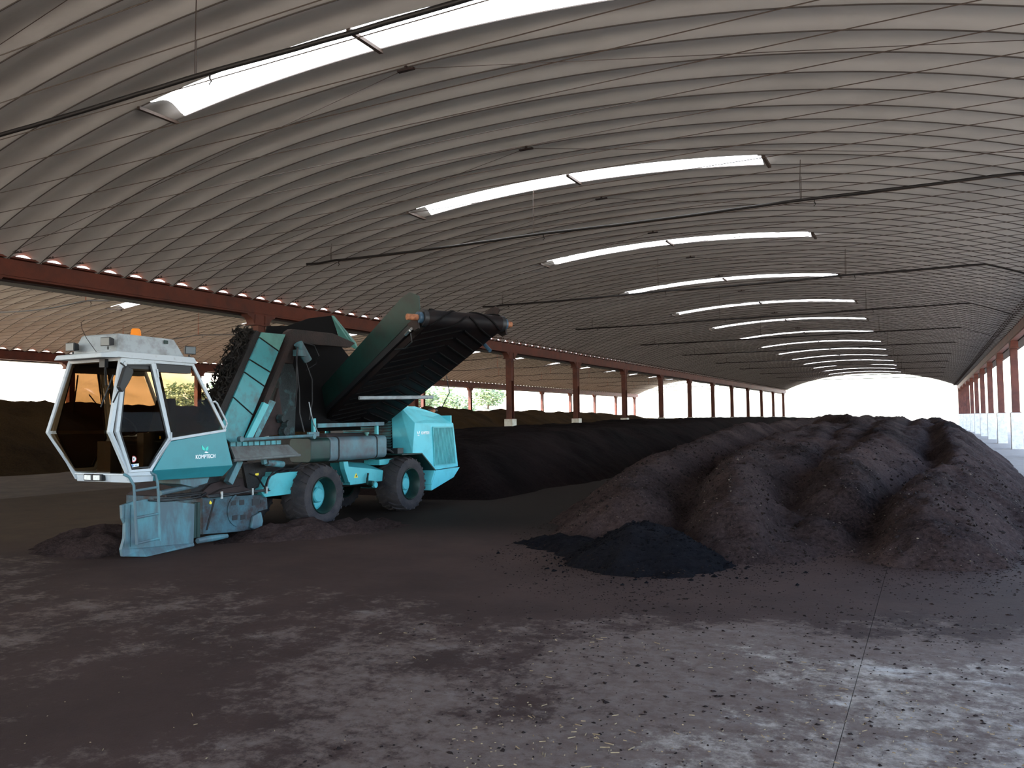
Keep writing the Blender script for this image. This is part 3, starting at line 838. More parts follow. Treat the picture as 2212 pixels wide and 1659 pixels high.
for S in (side, sidef):
    pane('side_window', [S(6.985, 2.43), S(7.52, 2.43), S(8.0, 1.575), S(7.165, 1.475)])
    g = G(); up = [S(6.52, 2.40, .004), S(6.90, 2.41, .004), S(7.09, 1.57, .004), S(6.345, 1.57, .004)]
    lo = [S(6.345, 1.57, .004), S(7.09, 1.57, .004), S(7.09, 1.47, .004), S(6.86, 1.10, .004), S(6.59, 1.10, .004)]
    nn = (1, 0, 0)
    g.slab(up, nn, 0.006); g.slab(lo, nn, 0.006); put('door_glass', g, 'glass', CAB, smooth=None)
    # door leaf frame
    off = 0.022
    loop = [S(6.52, 2.41, off), S(6.91, 2.42, off), S(7.105, 1.48, off), S(6.87, 1.09, off), S(6.58, 1.09, off), S(6.355, 1.575, off), S(6.52, 2.41, off)]
    g = G(); g.tube(loop, 0.022, square=True); put('door_frame', g, 'white', CAB, smooth=None, bevel=0.004, label='white door frame' )
    # black glazing seal
    loop = [S(6.545, 2.385, off), S(6.885, 2.39, off), S(7.072, 1.49, off), S(6.85, 1.125, off), S(6.60, 1.125, off), S(6.395, 1.575, off), S(6.545, 2.385, off)]
    g = G(); g.tube(loop, 0.010, square=True); put('door_seal', g, 'black', CAB, smooth=None)
    for (yy, zz) in ((6.965, 2.30), (7.115, 1.50)):
        g = G(); g.tube([S(yy, zz + 0.05, 0.04), S(yy + 0.012, zz - 0.05, 0.04)], 0.014, 8); put('door_hinge', g, 'white', CAB)
# rear wall posts and headliner
g = G(); g.box((-9.62, 7.0, 2.40), (-8.74, 7.52, 2.45)); 
g.slab([(-8.78, 8.0, 1.54), (-9.58, 8.0, 1.54), (-9.6, 8.12, 1.0), (-8.76, 8.12, 1.0)], (0, 1, 0.2), 0.02)
for S in (side, sidef):
    g.tube([S(7.0, 2.42, -0.05), S(7.19, 1.46, -0.05)], 0.04 if S is side else 0.02, square=True)
    g.tube([S(6.55, 2.37, -0.04), S(7.52, 2.37, -0.04)], 0.05, square=True)
g.box((-9.62, 6.50, 2.42), (-8.74, 7.0, 2.45))
put('inner_lining', g, 'black', CAB, smooth=None)
# roof
g = G()
base = [(-8.64, 6.40, 2.47), (-8.64, 7.60, 2.455), (-9.68, 7.60, 2.455), (-9.68, 6.40, 2.47)]
top = [(-8.67, 6.40, 2.545), (-8.68, 7.58, 2.54), (-9.64, 7.58, 2.54), (-9.65, 6.40, 2.545)]
g.loop2(base, top)
vis = [(-8.64, 6.42, 2.465), (-8.70, 6.24, 2.46), (-9.62, 6.24, 2.46), (-9.68, 6.42, 2.465)]
vis2 = [(-8.66, 6.42, 2.545), (-8.74, 6.25, 2.52), (-9.58, 6.25, 2.52), (-9.66, 6.42, 2.545)]
g.loop2(vis, vis2)
ROOF = put('cab_roof', g, 'white', CAB, smooth=None, bevel=0.012)
g = G()
g.loop2([(-8.78, 6.50, 2.545), (-8.76, 7.50, 2.54), (-9.56, 7.50, 2.54), (-9.54, 6.42, 2.545)], [(-8.84, 6.56, 2.785), (-8.83, 7.38, 2.775), (-9.48, 7.38, 2.775), (-9.46, 6.50, 2.785)])
put('air_conditioner', g, 'grey_paint', CAB, smooth=None, bevel=0.025, label='grey white roof unit')
g = G(); g.box((-8.80, 7.19, 2.70), (-8.79, 7.25, 2.745)); put('vent_plug', g, 'teal_dark', CAB, smooth=None)
def lathe_z(prof, c, n=20):
    g = G(); vs = []
    for (z, r) in prof:
        for j in range(n):
            t = 2 * math.pi * j / n; vs.append((c[0] + r * math.cos(t), c[1] + r * math.sin(t), c[2] + z))
    fs = [(i * n + j, i * n + (j + 1) % n, (i + 1) * n + (j + 1) % n, (i + 1) * n + j) for i in range(len(prof) - 1) for j in range(n)]
    g.add(vs, fs); return g
put('beacon', lathe_z([(0, 0.075), (0.03, 0.075), (0.03, 0.068), (0.105, 0.058), (0.125, 0.045), (0.13, 0.0)], (-9.12, 7.02, 2.775)), 'orange', CAB, smooth=50, label='amber beacon')
def worklight(c, yaw):
    g = G(); w, h, d = 0.075, 0.055, 0.045
    ca, sa = math.cos(yaw), math.sin(yaw)
    def r(x, y, z): return (c[0] + x * ca - y * sa, c[1] + x * sa + y * ca, c[2] + z)
    g.loop2([r(-w, -d, -h), r(w, -d, -h), r(w, -d, h), r(-w, -d, h)], [r(-w * .7, d, -h * .7), r(w * .7, d, -h * .7), r(w * .7, d, h * .7), r(-w * .7, d, h * .7)])
    g.tube([r(0, 0, -h), r(0, 0, -h - 0.04)], 0.012, 6)
    put('work_light', g, 'black', CAB, smooth=None, bevel=0.008)
    g = G(); g.loop2([r(-w * .85, -d - .004, -h * .8), r(w * .85, -d - .004, -h * .8), r(w * .85, -d - .004, h * .8), r(-w * .85, -d - .004, h * .8)], [r(-w * .85, -d + .01, -h * .8), r(w * .85, -d + .01, -h * .8), r(w * .85, -d + .01, h * .8), r(-w * .85, -d + .01, h * .8)])
    put('work_light_glass', g, 'lens_dark', CAB, smooth=None)
worklight((-9.42, 6.36, 2.625), 0.1); worklight((-8.84, 6.42, 2.665), 0.15); worklight((-8.76, 7.56, 2.635), 1.3)
g = G(); g.tube([(-9.03, 6.40, 2.55), (-9.16, 6.36, 2.72), (-9.22, 6.34, 2.84), (-9.24, 6.34, 2.92), (-9.20, 6.36, 2.95)], 0.004, 5); put('antenna', g, 'rust', CAB)
# headlights
for x in (-9.36, -9.19):
    g = G(); g.box((x - 0.085, 6.535, 0.962), (x + 0.085, 6.60, 1.045)); put('headlight_housing', g, 'black', CAB, smooth=None, bevel=0.01)
    g = G(); g.box((x - 0.060, 6.525, 0.972), (x + 0.060, 6.54, 1.035)); put('headlight', g, 'lamp_lens', CAB, smooth=None, bevel=0.008)
# mirrors and wipers
g = G(); mp = [(6.28, 2.10), (6.32, 2.04), (6.345, 2.045), (6.43, 2.18), (6.475, 2.28), (6.47, 2.32), (6.39, 2.355), (6.36, 2.33)]
g.prism_x(mp, -8.50, -8.44); put('mirror', g, 'black', CAB, smooth=None, bevel=0.01)
g = G(); g.tube([(-8.66, 6.46, 2.40), (-8.54, 6.42, 2.36), (-8.50, 6.40, 2.30)], 0.010, 6); g.tube([(-8.60, 6.32, 1.92), (-8.52, 6.33, 2.05)], 0.009, 6); put('mirror_arm', g, 'black', CAB)
def on_glass(x, z, o=0.03):
    t = (2.46 - z) / (2.46 - 1.57); return (x, 6.50 - 0.22 * t - o, z)
g = G(); g.box((-9.0, 6.42, 2.36), (-8.90, 6.47, 2.46)); g.tube([on_glass(-8.95, 2.40), on_glass(-8.83, 2.13)], 0.008, 5); g.tube([on_glass(-8.93, 2.40), on_glass(-8.80, 2.13)], 0.006, 5)
g.tube([on_glass(-8.74, 2.26), on_glass(-8.83, 1.87)], 0.010, 5); put('wiper', g, 'black', CAB)
g = G(); g.tube([sidef(6.62, 2.30, .02), sidef(6.60, 1.80, .03)], 0.010, 5); g.tube([sidef(6.8, 2.05, .02), sidef(7.0, 1.85, .03)], 0.008, 5); g.tube([sidef(7.1, 2.2, .02), sidef(7.02, 1.75, .03)], 0.012, 5); put('far_wiper', g, 'black', CAB)
# inside
g = G(); g.box((-9.42, 7.05, 1.05), (-8.98, 7.50, 1.42)); g.prism_y([(-9.40, 1.42), (-9.00, 1.42), (-9.00, 1.50), (-9.40, 1.50)], 7.0, 7.5)
g.loop2([(-9.42, 7.42, 1.45), (-8.98, 7.42, 1.45), (-8.98, 7.56, 1.45), (-9.42, 7.56, 1.45)], [(-9.36, 7.52, 2.0), (-9.06, 7.52, 2.0), (-9.06, 7.62, 2.0), (-9.36, 7.62, 2.0)])
put('seat', g, 'seat', CAB, smooth=None, bevel=0.03)
g = G(); g.box((-9.30, 6.62, 1.02), (-9.05, 6.78, 1.45)); g.tube([(-9.18, 6.74, 1.4), (-9.18, 6.90, 1.62)], 0.03, 8)
ring = [(-9.18 + 0.17 * math.cos(t), 6.92 + 0.10 * math.sin(t), 1.64 - 0.12 * math.sin(t)) for t in [i * 2 * math.pi / 20 for i in range(21)]]
g.tube(ring, 0.014, 6); g.box((-8.86, 6.85, 1.05), (-8.74, 7.3, 1.55)); put('steering_console', g, 'black', CAB, smooth=None)
g = G(); g.tube([(-8.78, 6.50, 1.40), (-8.74, 6.56, 1.22)], 0.012, 6); put('door_handle', g, 'bare', CAB)
# stickers on the door
def disc(c, r, x, name, mat, parent, n=20, cut=None):
    g = G(); pts = [(c[0] + r * math.cos(t), c[1] + r * math.sin(t)) for t in [i * 2 * math.pi / n for i in range(n)]]
    if cut is not None: pts = [(max(y, cut), z) for y, z in pts]
    g.prism_x(pts, x, x + 0.002); return put(name, g, mat, parent, smooth=None)
SX = -8.638
disc((6.630, 1.235), 0.040, SX, 'warning_sticker', 'red_print', CAB, cut=6.612)
disc((6.630, 1.235), 0.031, SX + 0.002, 'sticker_face', 'white_print', CAB, cut=6.614)
g = G(); g.prism_x([(6.618, 1.222), (6.622, 1.218), (6.645, 1.250), (6.641, 1.254)], SX + 0.004, SX + 0.005); g.prism_x([(6.641, 1.216), (6.645, 1.220), (6.620, 1.254), (6.616, 1.250)], SX + 0.004, SX + 0.005); put('sticker_mark', g, 'black', CAB, smooth=None)
g = G(); g.prism_x([(6.598, 1.135), (6.705, 1.143), (6.705, 1.178), (6.598, 1.172)], SX, SX + 0.002); put('notice_sticker', g, 'white_print', CAB, smooth=None)
disc((6.616, 1.155), 0.015, SX + 0.002, 'notice_mark', 'blue_print', CAB)
def text(body, name, size, loc, parent, mat, rot=(math.pi / 2, 0, math.pi / 2), sx=1.0, shear=0.0, bold=0.0):
    cu = bpy.data.curves.new(name, 'FONT'); cu.body = body; cu.size = size; cu.extrude = 0.0012; cu.align_x = 'CENTER'; cu.align_y = 'CENTER'; cu.offset = bold; cu.shear = shear
    cu.materials.append(mt[mat])
    tmp = bpy.data.objects.new(name + '_tmp', cu); COL.objects.link(tmp)
    bpy.context.view_layer.update()
    me = bpy.data.meshes.new_from_object(tmp.evaluated_get(bpy.context.evaluated_depsgraph_get()))
    bpy.data.objects.remove(tmp)
    me.name = name
    o = bpy.data.objects.new(name, me); COL.objects.link(o); ORG[o.name] = tuple(loc)
    o.rotation_euler = rot; o.scale = (sx, 1, 1)
    o.parent = parent; pc = ORG[parent.name]; o.location = tuple(a - b for a, b in zip(loc, pc))
    return o
text('i', 'notice_letter', 0.03, (SX + 0.005, 6.616, 1.155), CAB, 'white_print')
text('info', 'notice_lettering', 0.026, (SX + 0.003, 6.665, 1.157), CAB, 'blue_print')
g = G(); g.prism_x([(6.985, 1.470), (7.005, 1.470), (7.005, 1.505), (6.985, 1.505)], -8.62, -8.616); put('lock_plate', g, 'yellow', CAB, smooth=None)

# --- teal side panel with lettering
g = G()
pts = [(7.15, 1.435), (8.045, 1.545), (8.19, 1.07), (6.905, 1.075)]
g.loop2([(-8.615, y, z) for y, z in pts], [(-8.72, y, z) for y, z in pts])
lo = [(6.905, 1.075), (8.19, 1.07), (8.12, 0.925), (6.93, 0.945)]
g.loop2([(-8.615, 6.905, 1.075), (-8.615, 8.19, 1.07), (-8.73, 8.12, 0.925), (-8.73, 6.93, 0.945)], [(-8.75, 6.905, 1.075), (-8.75, 8.19, 1.07), (-8.80, 8.12, 0.925), (-8.80, 6.93, 0.945)])
g.box((-9.65, 8.06, 0.95), (-8.72, 8.15, 1.50))
PANEL = put('side_panel', g, 'teal_deep', TURNER, smooth=None, bevel=0.006, label='clean teal side panel with emblem')
text('KOMPTECH', 'lettering', 0.070, (-8.610, 7.71, 1.215), PANEL, 'white_print', sx=0.90, bold=0.002)
for pts in ([(7.645, 1.372), (7.655, 1.315), (7.690, 1.295), (7.700, 1.318), (7.675, 1.345)], [(7.757, 1.352), (7.757, 1.315), (7.735, 1.293), (7.708, 1.300), (7.712, 1.325), (7.735, 1.345)]):
    g = G(); g.prism_x(pts, -8.616, -8.611); put('emblem_leaf', g, 'leaf_print', PANEL, smooth=None, label='bright green leaf of the emblem')
g = G(); g.prism_x([(7.69, 1.275), (7.72, 1.284), (7.755, 1.272), (7.76, 1.262), (7.715, 1.263)], -8.616, -8.611); put('emblem_stroke', g, 'white_print', PANEL, smooth=None)
g = G(); hp = [(7.80, 1.945), (7.835, 1.955), (7.87, 1.93), (8.03, 1.69), (8.045, 1.65), (8.03, 1.615), (8.0, 1.585)]
g.tube([(-8.575, y, z) for y, z in hp], 0.012, 8); put('grab_handle', g, 'white', CAB)

# --- ladder
g = G()
for yb, yt in (((6.61, 6.66), 6.51), ((6.95, 6.99), 6.88)):
    g.tube([(-8.66, yt, 1.06), (-8.62, yt + 0.05, 1.02), (-8.60, yb[0], 0.92), (-8.60, yb[0] + 0.01, 0.80), (-8.60, yb[1], 0.20)], 0.017, 8)
LAD = put('ladder', g, 'teal_worn', TURNER)
for (z, a, b) in ((0.85, 6.62, 6.955), (0.52, 6.64, 6.97), (0.21, 6.66, 6.99)):
    g = G(); g.tube([(-8.60, a, z), (-8.60, b, z + 0.02)], 0.016, 8); put('rung', g, 'teal_worn', LAD)

# --- scraper plate
g = G()
bp = [(6.66, 0.66), (6.80, 0.69), (7.00, 0.705), (7.30, 0.665), (7.77, 0.57), (7.755, 0.01), (7.40, 0.005), (6.91, -0.005), (6.68, 0.03), (6.66, 0.12), (6.70, 0.25), (6.705, 0.43), (6.67, 0.50)]
g.prism_x(bp, -8.93, -8.88)
BLADE = put('scraper_plate', g, 'teal_worn', TURNER, smooth=None, bevel=0.006, label='scoured teal scraper plate')
g = G(); g.loop2([(-8.88, 6.70, 0.03), (-8.76, 6.92, 0.0), (-8.86, 7.75, 0.015), (-8.88, 7.75, 0.0)], [(-8.88, 6.67, 0.12), (-8.85, 6.93, 0.09), (-8.87, 7.75, 0.05), (-8.88, 7.75, 0.05)]); put('wear_strip', g, 'teal_worn', BLADE, smooth=None)
for y in (7.80, 7.86):
    g = G(); g.box((-8.99, y, 0.10), (-8.93, y + 0.05, 0.58)); put('hinge_post', g, 'teal_dark', BLADE, smooth=None, bevel=0.004)
g = G()
for y in (6.70, 6.78): g.box((-8.88, y, 0.14), (-8.865, y + 0.03, 0.66))
put('stiffener', g, 'teal_worn', BLADE, smooth=None)
# --- hydraulic rams above the plate
RAM = G(); RAM.tube([(-8.92, 7.25, 0.76), (-8.92, 7.84, 0.82)], 0.034, 10); r0 = put('hydraulic_ram', RAM, 'teal_worn', TURNER)
g = G(); g.tube([(-8.92, 7.80, 0.815), (-8.94, 8.02, 0.84)], 0.018, 8); put('ram_rod', g, 'bare', r0)
RAM = G(); RAM.tube([(-8.90, 7.32, 0.715), (-8.90, 7.90, 0.71)], 0.022, 10); put('hydraulic_ram', RAM, 'steel_dark', TURNER)
def hoses(pathlist, r=0.011, mat='black', name='hose', parent=None):
    for pth in pathlist:
        g = G(); g.tube(pth, r, 6); put(name, g, mat, parent or TURNER, smooth=60)
hoses([[(-8.86, 7.03, 0.69), (-8.84, 7.25, 0.665), (-8.84, 7.6, 0.65), (-8.86, 7.85, 0.66), (-8.90, 7.98, 0.70)],
       [(-8.86, 7.10, 0.70), (-8.85, 7.4, 0.69), (-8.86, 7.75, 0.695), (-8.92, 7.95, 0.68)],
       [(-8.90, 8.0, 0.66), (-8.88, 8.3, 0.66), (-8.88, 8.7, 0.645), (-8.87, 9.0, 0.64), (-8.92, 9.25, 0.63)],
       [(-8.90, 8.02, 0.64), (-8.87, 8.35, 0.635), (-8.87, 8.75, 0.66), (-8.88, 9.1, 0.655), (-8.95, 9.28, 0.66)]], 0.013)
for y in (8.22, 8.80, 9.08):
    g = G(); g.box((-8.87, y - 0.015, 0.60), (-8.85, y + 0.015, 0.70)); put('hose_clamp', g, 'bare', TURNER, smooth=None)

# --- drum housing
g = G()
dp = [(7.97, 0.635), (8.40, 0.615), (9.07, 0.575), (9.19, 0.52), (9.20, 0.35), (8.97, 0.33), (9.06, 0.20), (9.02, 0.06), (8.90, 0.07), (8.38, 0.10), (7.97, 0.13)]
g.prism_x(dp, -9.00, -8.95)
g.prism_x([(7.98, 0.62), (9.05, 0.58), (9.05, 0.30), (8.6, 0.10), (7.98, 0.12)], -10.55, -9.0)
DRUM = put('drum_housing', g, 'housing', TURNER, smooth=None, bevel=0.006, label='dust-caked grey teal drum housing')
g = G(); g.prism_x([(8.02, 0.18), (8.16, 0.60), (8.19, 0.60), (8.05, 0.18)], -8.95, -8.944); put('weld_seam', g, 'steel_dark', DRUM, smooth=None)
for (a, b, c, d) in ((8.48, 8.565, 0.475, 0.545), (8.635, 8.725, 0.465, 0.54), (8.50, 8.595, 0.262, 0.33), (8.655, 8.745, 0.25, 0.32), (8.88, 9.03, 0.435, 0.53), (9.05, 9.09, 0.45, 0.50)):
    g = G(); g.box((-8.952, a, c), (-8.944, b, d)); put('access_slot', g, 'black', DRUM, smooth=None)
g = G()
for t in range(10):
    a0 = math.pi * (0.62 + 0.78 * t / 10); a1 = math.pi * (0.62 + 0.78 * (t + 1) / 10)
    g.prism_x([(8.65 + r * math.cos(a), 0.40 + r * math.sin(a)) for r, a in ((0.22, a0), (0.25, a0), (0.25, a1), (0.22, a1))], -8.95, -8.935)
put('flange', g, 'housing', DRUM)
g = G(); g.prism_x([(8.86, 0.28), (9.02, 0.33), (9.06, 0.19), (9.02, 0.05), (8.90, 0.07), (8.82, 0.12)], -8.945, -8.90); put('end_shoe', g, 'teal_worn', DRUM, smooth=None, bevel=0.01)
g = G(); g.tube([(-8.86, 7.80, 0.07), (-8.86, 8.05, 0.072), (-8.86, 8.32, 0.068)], [0.038, 0.045, 0.03], 10); put('skid_runner', g, 'teal_worn', DRUM)
g = G(); g.prism_x([(8.09, 0.585), (8.12, 0.55), (8.105, 0.53), (8.08, 0.535), (8.075, 0.555)], -8.945, -8.938); put('warning_tag', g, 'yellow', DRUM, smooth=None, label='yellow drop-shaped tag')
g = G()
for k in range(7):
    g.lathe_x([(-0.02, 0.30), (0.02, 0.30), (0.02, 0.0), (-0.02, 0.0)], (-9.1 - 0.23 * k, 8.45, 0.36), 10)
g.tube([(-9.0, 8.45, 0.36), (-10.5, 8.45, 0.36)], 0.16, 14); put('turning_drum', g, 'steel_dark', DRUM)

# --- dirt covered deck between the housing and the cab
g = G()
g.prism_x([(7.95, 0.63), (8.2, 0.80), (8.6, 0.86), (8.95, 0.82), (9.15, 0.62)], -10.5, -9.05)
g.prism_x([(8.05, 0.62), (8.35, 0.72), (8.7, 0.74), (9.05, 0.60)], -9.06, -8.98)
put('deck', g, 'dusty_top', TURNER, smooth=40, label='deck heaped with brown dust')
g = G(); g.tube([(-8.95, 8.62, 1.12), (-8.95, 8.42, 0.80)], 0.05, square=True); put('cab_strut', g, 'teal_worn', TURNER, smooth=None, bevel=0.006)
g = G(); g.prism_x([(7.5, 0.95), (7.5, 0.86), (7.72, 0.80), (7.95, 0.84), (8.0, 0.95)], -9.3, -8.84)
put('cab_mount', g, 'teal_worn', TURNER, smooth=None, bevel=0.006)
g = G(); g.box((-9.5, 7.9, 0.62), (-9.1, 8.4, 1.35)); g.prism_x([(8.75, 1.05), (9.25, 1.07), (9.15, 0.70), (8.85, 0.66)], -9.05, -9.0); put('mast_base', g, 'steel_dark', TURNER, smooth=None)
g = G(); g.prism_x([(8.99, 0.90), (9.06, 0.905), (9.06, 0.87), (8.99, 0.865)], -8.999, -8.995); put('warning_tag', g, 'yellow', TURNER, smooth=None, label='worn yellow sticker')

# --- tray and rail in front of the elevator foot
g = G()
tp = [(8.32, 1.145), (9.62, 1.16), (9.53, 1.315), (8.36, 1.325)]
g.loop2([(-8.70, 8.32, 1.145), (-8.70, 9.62, 1.16), (-8.84, 9.53, 1.315), (-8.84, 8.36, 1.325)], [(-8.72, 8.32, 1.13), (-8.72, 9.62, 1.145), (-8.87, 9.53, 1.315), (-8.87, 8.36, 1.325)])
g.tube([(-8.70, 8.28, 1.135), (-8.70, 9.63, 1.15)], 0.022, 8)
TRAY = put('tray', g, 'tray', TURNER, smooth=None, label='dusty sheet steel tray')
for k in range(9):
    y = 8.42 + 0.115 * k
    g = G(); g.box((-8.92, y, 1.325), (-8.90, y + 0.09, 1.385)); put('grating_bar', g, 'teal_dusty', TRAY, smooth=None)
g = G(); g.tube([(-8.74, 8.45, 1.42), (-8.74, 9.98, 1.445)], 0.024, 10)
for y in (8.45, 9.98): g.lathe_x([(-0.03, 0.0), (-0.03, 0.04), (0.03, 0.04), (0.03, 0.0)], (-8.74, y, 1.43), 12)
g.box((-8.80, 9.9, 1.43), (-8.76, 10.15, 1.50)); put('guard_rail', g, 'teal_worn', TURNER)
g = G(); g.tube([(-8.80, 9.02, 1.06), (-8.80, 9.36, 1.02)], 0.05, 12); put('silencer', g, 'teal_dusty', TURNER)
g = G(); g.tube([(-8.78, 8.93, 1.15), (-8.78, 8.96, 1.05)], 0.03, square=True); put('tray_bracket', g, 'teal_dusty', TURNER, smooth=None)

# --- elevator
EL = [(8.30, 1.60), (8.80, 1.36), (9.68, 3.06), (9.12, 3.05)]
g = G(); g.prism_x([(8.34, 1.56), (8.78, 1.38), (9.64, 3.04), (9.16, 3.03)], -9.36, -9.03); g.prism_x([(8.22, 1.68), (8.36, 1.60), (9.16, 3.03), (9.03, 3.06)], -9.36, -9.02)
ELEV = put('elevator', g, 'steel_dark', TURNER, smooth=None, label='steep infeed elevator trunk')
def el_pt(t, s):
    """t along the elevator (0 foot, 1 top), s across the side plate (0 front, 1 back)"""
    f0, f1 = (8.33, 1.62), (9.13, 3.045); b0, b1 = (8.74, 1.42), (9.64, 3.06)
    a = (f0[0] + (f1[0] - f0[0]) * t, f0[1] + (f1[1] - f0[1]) * t); b = (b0[0] + (b1[0] - b0[0]) * t, b0[1] + (b1[1] - b0[1]) * t)
    return (a[0] + (b[0] - a[0]) * s, a[1] + (b[1] - a[1]) * s)
cuts = [(-0.06, -0.10), (0.29, 0.22), (0.555, 0.485), (0.69, 0.62), (0.935, 0.825), (1.0, 1.0)]
for (a0, a1), (b0, b1) in zip(cuts[:-1], cuts[1:]):
    e = 0.006
    q = [el_pt(a0 + e, 0), el_pt(b0 - e, 0), el_pt(b1 - e, 1), el_pt(a1 + e, 1)]
    g = G(); g.prism_x(q, -9.03, -8.995); put('side_plate', g, 'teal_pale' if b0 == 1.0 else 'teal_plate', ELEV, smooth=None, bevel=0.004)
    if b0 < 1.0:
        g = G(); g.tube([(-8.99, *el_pt(b0, 0)), (-8.99, *el_pt(b1, 1))], 0.007, 5); put('plate_seam', g, 'steel_dark', ELEV, smooth=None)
# paddles on the carrying side
dirv = Vector((0, 0.80, 1.425)).normalized(); nrm = Vector((0, -dirv.z, dirv.y))
for k in range(11):
    p = Vector((0, 8.33, 1.62)) + dirv * (0.05 + 0.152 * k)
    h = 0.13
    a = p; b = p + nrm * h; c = b + dirv * 0.02; d = p + dirv * 0.03
    g = G(); g.prism_x([(q.y, q.z) for q in (a, b, c, d)], -9.36, -9.05); put('paddle', g, 'plant_rag', ELEV, smooth=None)
g = G()
rr = random.Random(3)
for i in range(900):
    t = rr.random() * 1.62
    p = Vector((0, 8.33, 1.62)) + dirv * t + nrm * (0.08 + 0.14 * rr.random())
    x = -9.06 - 0.32 * rr.random()
    a = rr.random() * 6.28; l = 0.03 + 0.05 * rr.random()
    v = Vector((rr.gauss(0, .5), math.cos(a), math.sin(a) - 0.4)).normalized() * l; w = Vector((rr.gauss(0, 1), rr.gauss(0, 1), rr.gauss(0, 1))).normalized() * l * 0.35
    c = Vector((x, p.y, p.z))
    g.add([tuple(c - v), tuple(c + w), tuple(c + v), tuple(c - w), tuple(c + v.cross(w).normalized() * l * .25)], [(0, 1, 4), (1, 2, 4), (2, 3, 4), (3, 0, 4), (3, 2, 1, 0)])
put('plant_rags', g, 'plant_rag', ELEV, smooth=None, kind='stuff', label='ragged dry plant remains on the paddles')
# rusty channel and teal struts behind the side plates
g = G(); g.tube([(-8.99, 8.86, 1.45), (-8.99, 9.76, 3.06)], 0.05, square=True); put('channel', g, 'rust', ELEV, smooth=None)
g = G(); g.prism_x([(9.09, 1.97), (9.20, 1.93), (8.87, 1.44), (8.74, 1.44)], -8.97, -8.92); put('strut', g, 'teal', ELEV, smooth=None, bevel=0.005)
g = G(); g.prism_x([(9.22, 2.02), (9.40, 1.98), (9.03, 1.43), (8.88, 1.44)], -9.02, -8.97); put('strut', g, 'teal_dusty', ELEV, smooth=None, bevel=0.005)
g = G(); g.prism_x([(9.40, 1.95), (9.50, 2.20), (9.62, 1.62), (9.55, 1.48), (9.05, 1.43)], -9.06, -9.02); put('gusset', g, 'dusty_top', ELEV, smooth=None)
# pulleys and brackets at the foot of the conveyor
g = G()
for (y, z, r) in ((9.50, 1.72, 0.07), (9.62, 1.63, 0.08), (9.56, 1.52, 0.085)):
    g.lathe_x([(-0.05, 0.0), (-0.05, r), (0.05, r * 0.8), (0.05, 0.0)], (-8.95, y, z), 14)
put('slew_joint', g, 'teal_black', TURNER, smooth=40)
g = G(); g.prism_x([(9.55, 1.50), (9.95, 1.45), (10.0, 2.4), (9.75, 2.9), (9.6, 2.3)], -9.4, -9.1); put('mast', g, 'teal_black', TURNER, smooth=None)

# --- transfer hood
HB = G()
hp = [(9.66, 2.60), (9.70, 3.02), (9.75, 3.11), (9.84, 3.16), (10.85, 3.18), (11.45, 3.06), (11.30, 2.97), (10.45, 2.95), (9.95, 2.94), (9.86, 2.60)]
HB.prism_x(hp, -9.16, -9.05)
HOOD = put('transfer_hood', HB, 'rust', TURNER, smooth=None, bevel=0.01, label='rust-brown transfer hood frame')
g = G(); g.slab([(-9.70, 9.95, 3.26), (-9.70, 10.43, 3.31), (-9.70, 10.98, 3.50), (-9.70, 11.56, 3.61), (-9.70, 11.80, 3.15), (-9.70, 10.8, 3.10), (-9.70, 9.9, 3.05)], (1, 0, 0), 0.03); put('rubber_flap', g, 'matt_black', HOOD, smooth=None)
g = G(); g.loop2([(-9.68, 11.55, 3.61), (-9.68, 11.80, 3.16), (-9.50, 12.0, 3.02)], [(-9.66, 11.60, 3.61), (-9.60, 12.16, 3.16), (-9.45, 12.05, 3.0)]); put('deflector', g, 'teal_pale', HOOD, smooth=None)
g = G(); g.prism_x([(9.72, 1.5), (12.1, 1.5), (12.1, 2.6), (11.5, 3.06), (9.76, 3.06)], -9.95, -9.45); put('shade_fill', g, 'matt_black', HOOD, smooth=None)  # black fill box standing in for the deep shade under the hood
g = G(); g.tube([(-8.98, 9.90, 2.93), (-8.96, 10.10, 2.66)], 0.075, 12); g.box((-9.02, 9.82, 2.72), (-8.9, 10.0, 2.82)); MOT = put('hydraulic_motor', g, 'teal_worn', TURNER, smooth=40)
hoses([[(-8.95, 9.86, 2.86), (-8.86, 9.74, 2.75), (-8.85, 9.72, 2.5), (-8.88, 9.76, 2.2), (-8.95, 9.8, 1.9)],
       [(-8.95, 9.98, 2.95), (-8.84, 10.12, 2.90), (-8.83, 10.22, 2.74), (-8.86, 10.18, 2.60), (-8.95, 10.05, 2.5)],
       [(-8.95, 9.82, 2.70), (-8.90, 9.80, 2.45), (-8.92, 9.86, 2.15), (-8.95, 9.9, 1.8), (-8.9, 9.95, 1.5)],
       [(-8.93, 10.02, 2.62), (-8.88, 10.12, 2.35), (-8.9, 10.14, 2.0), (-8.93, 10.1, 1.7)]], 0.012, 'black', 'hose', MOT)
hoses([[(-8.80, 9.95, 1.98), (-8.74, 9.93, 1.80), (-8.76, 10.02, 1.62), (-8.82, 10.18, 1.50)]], 0.009, 'grey_paint', 'hose', MOT)

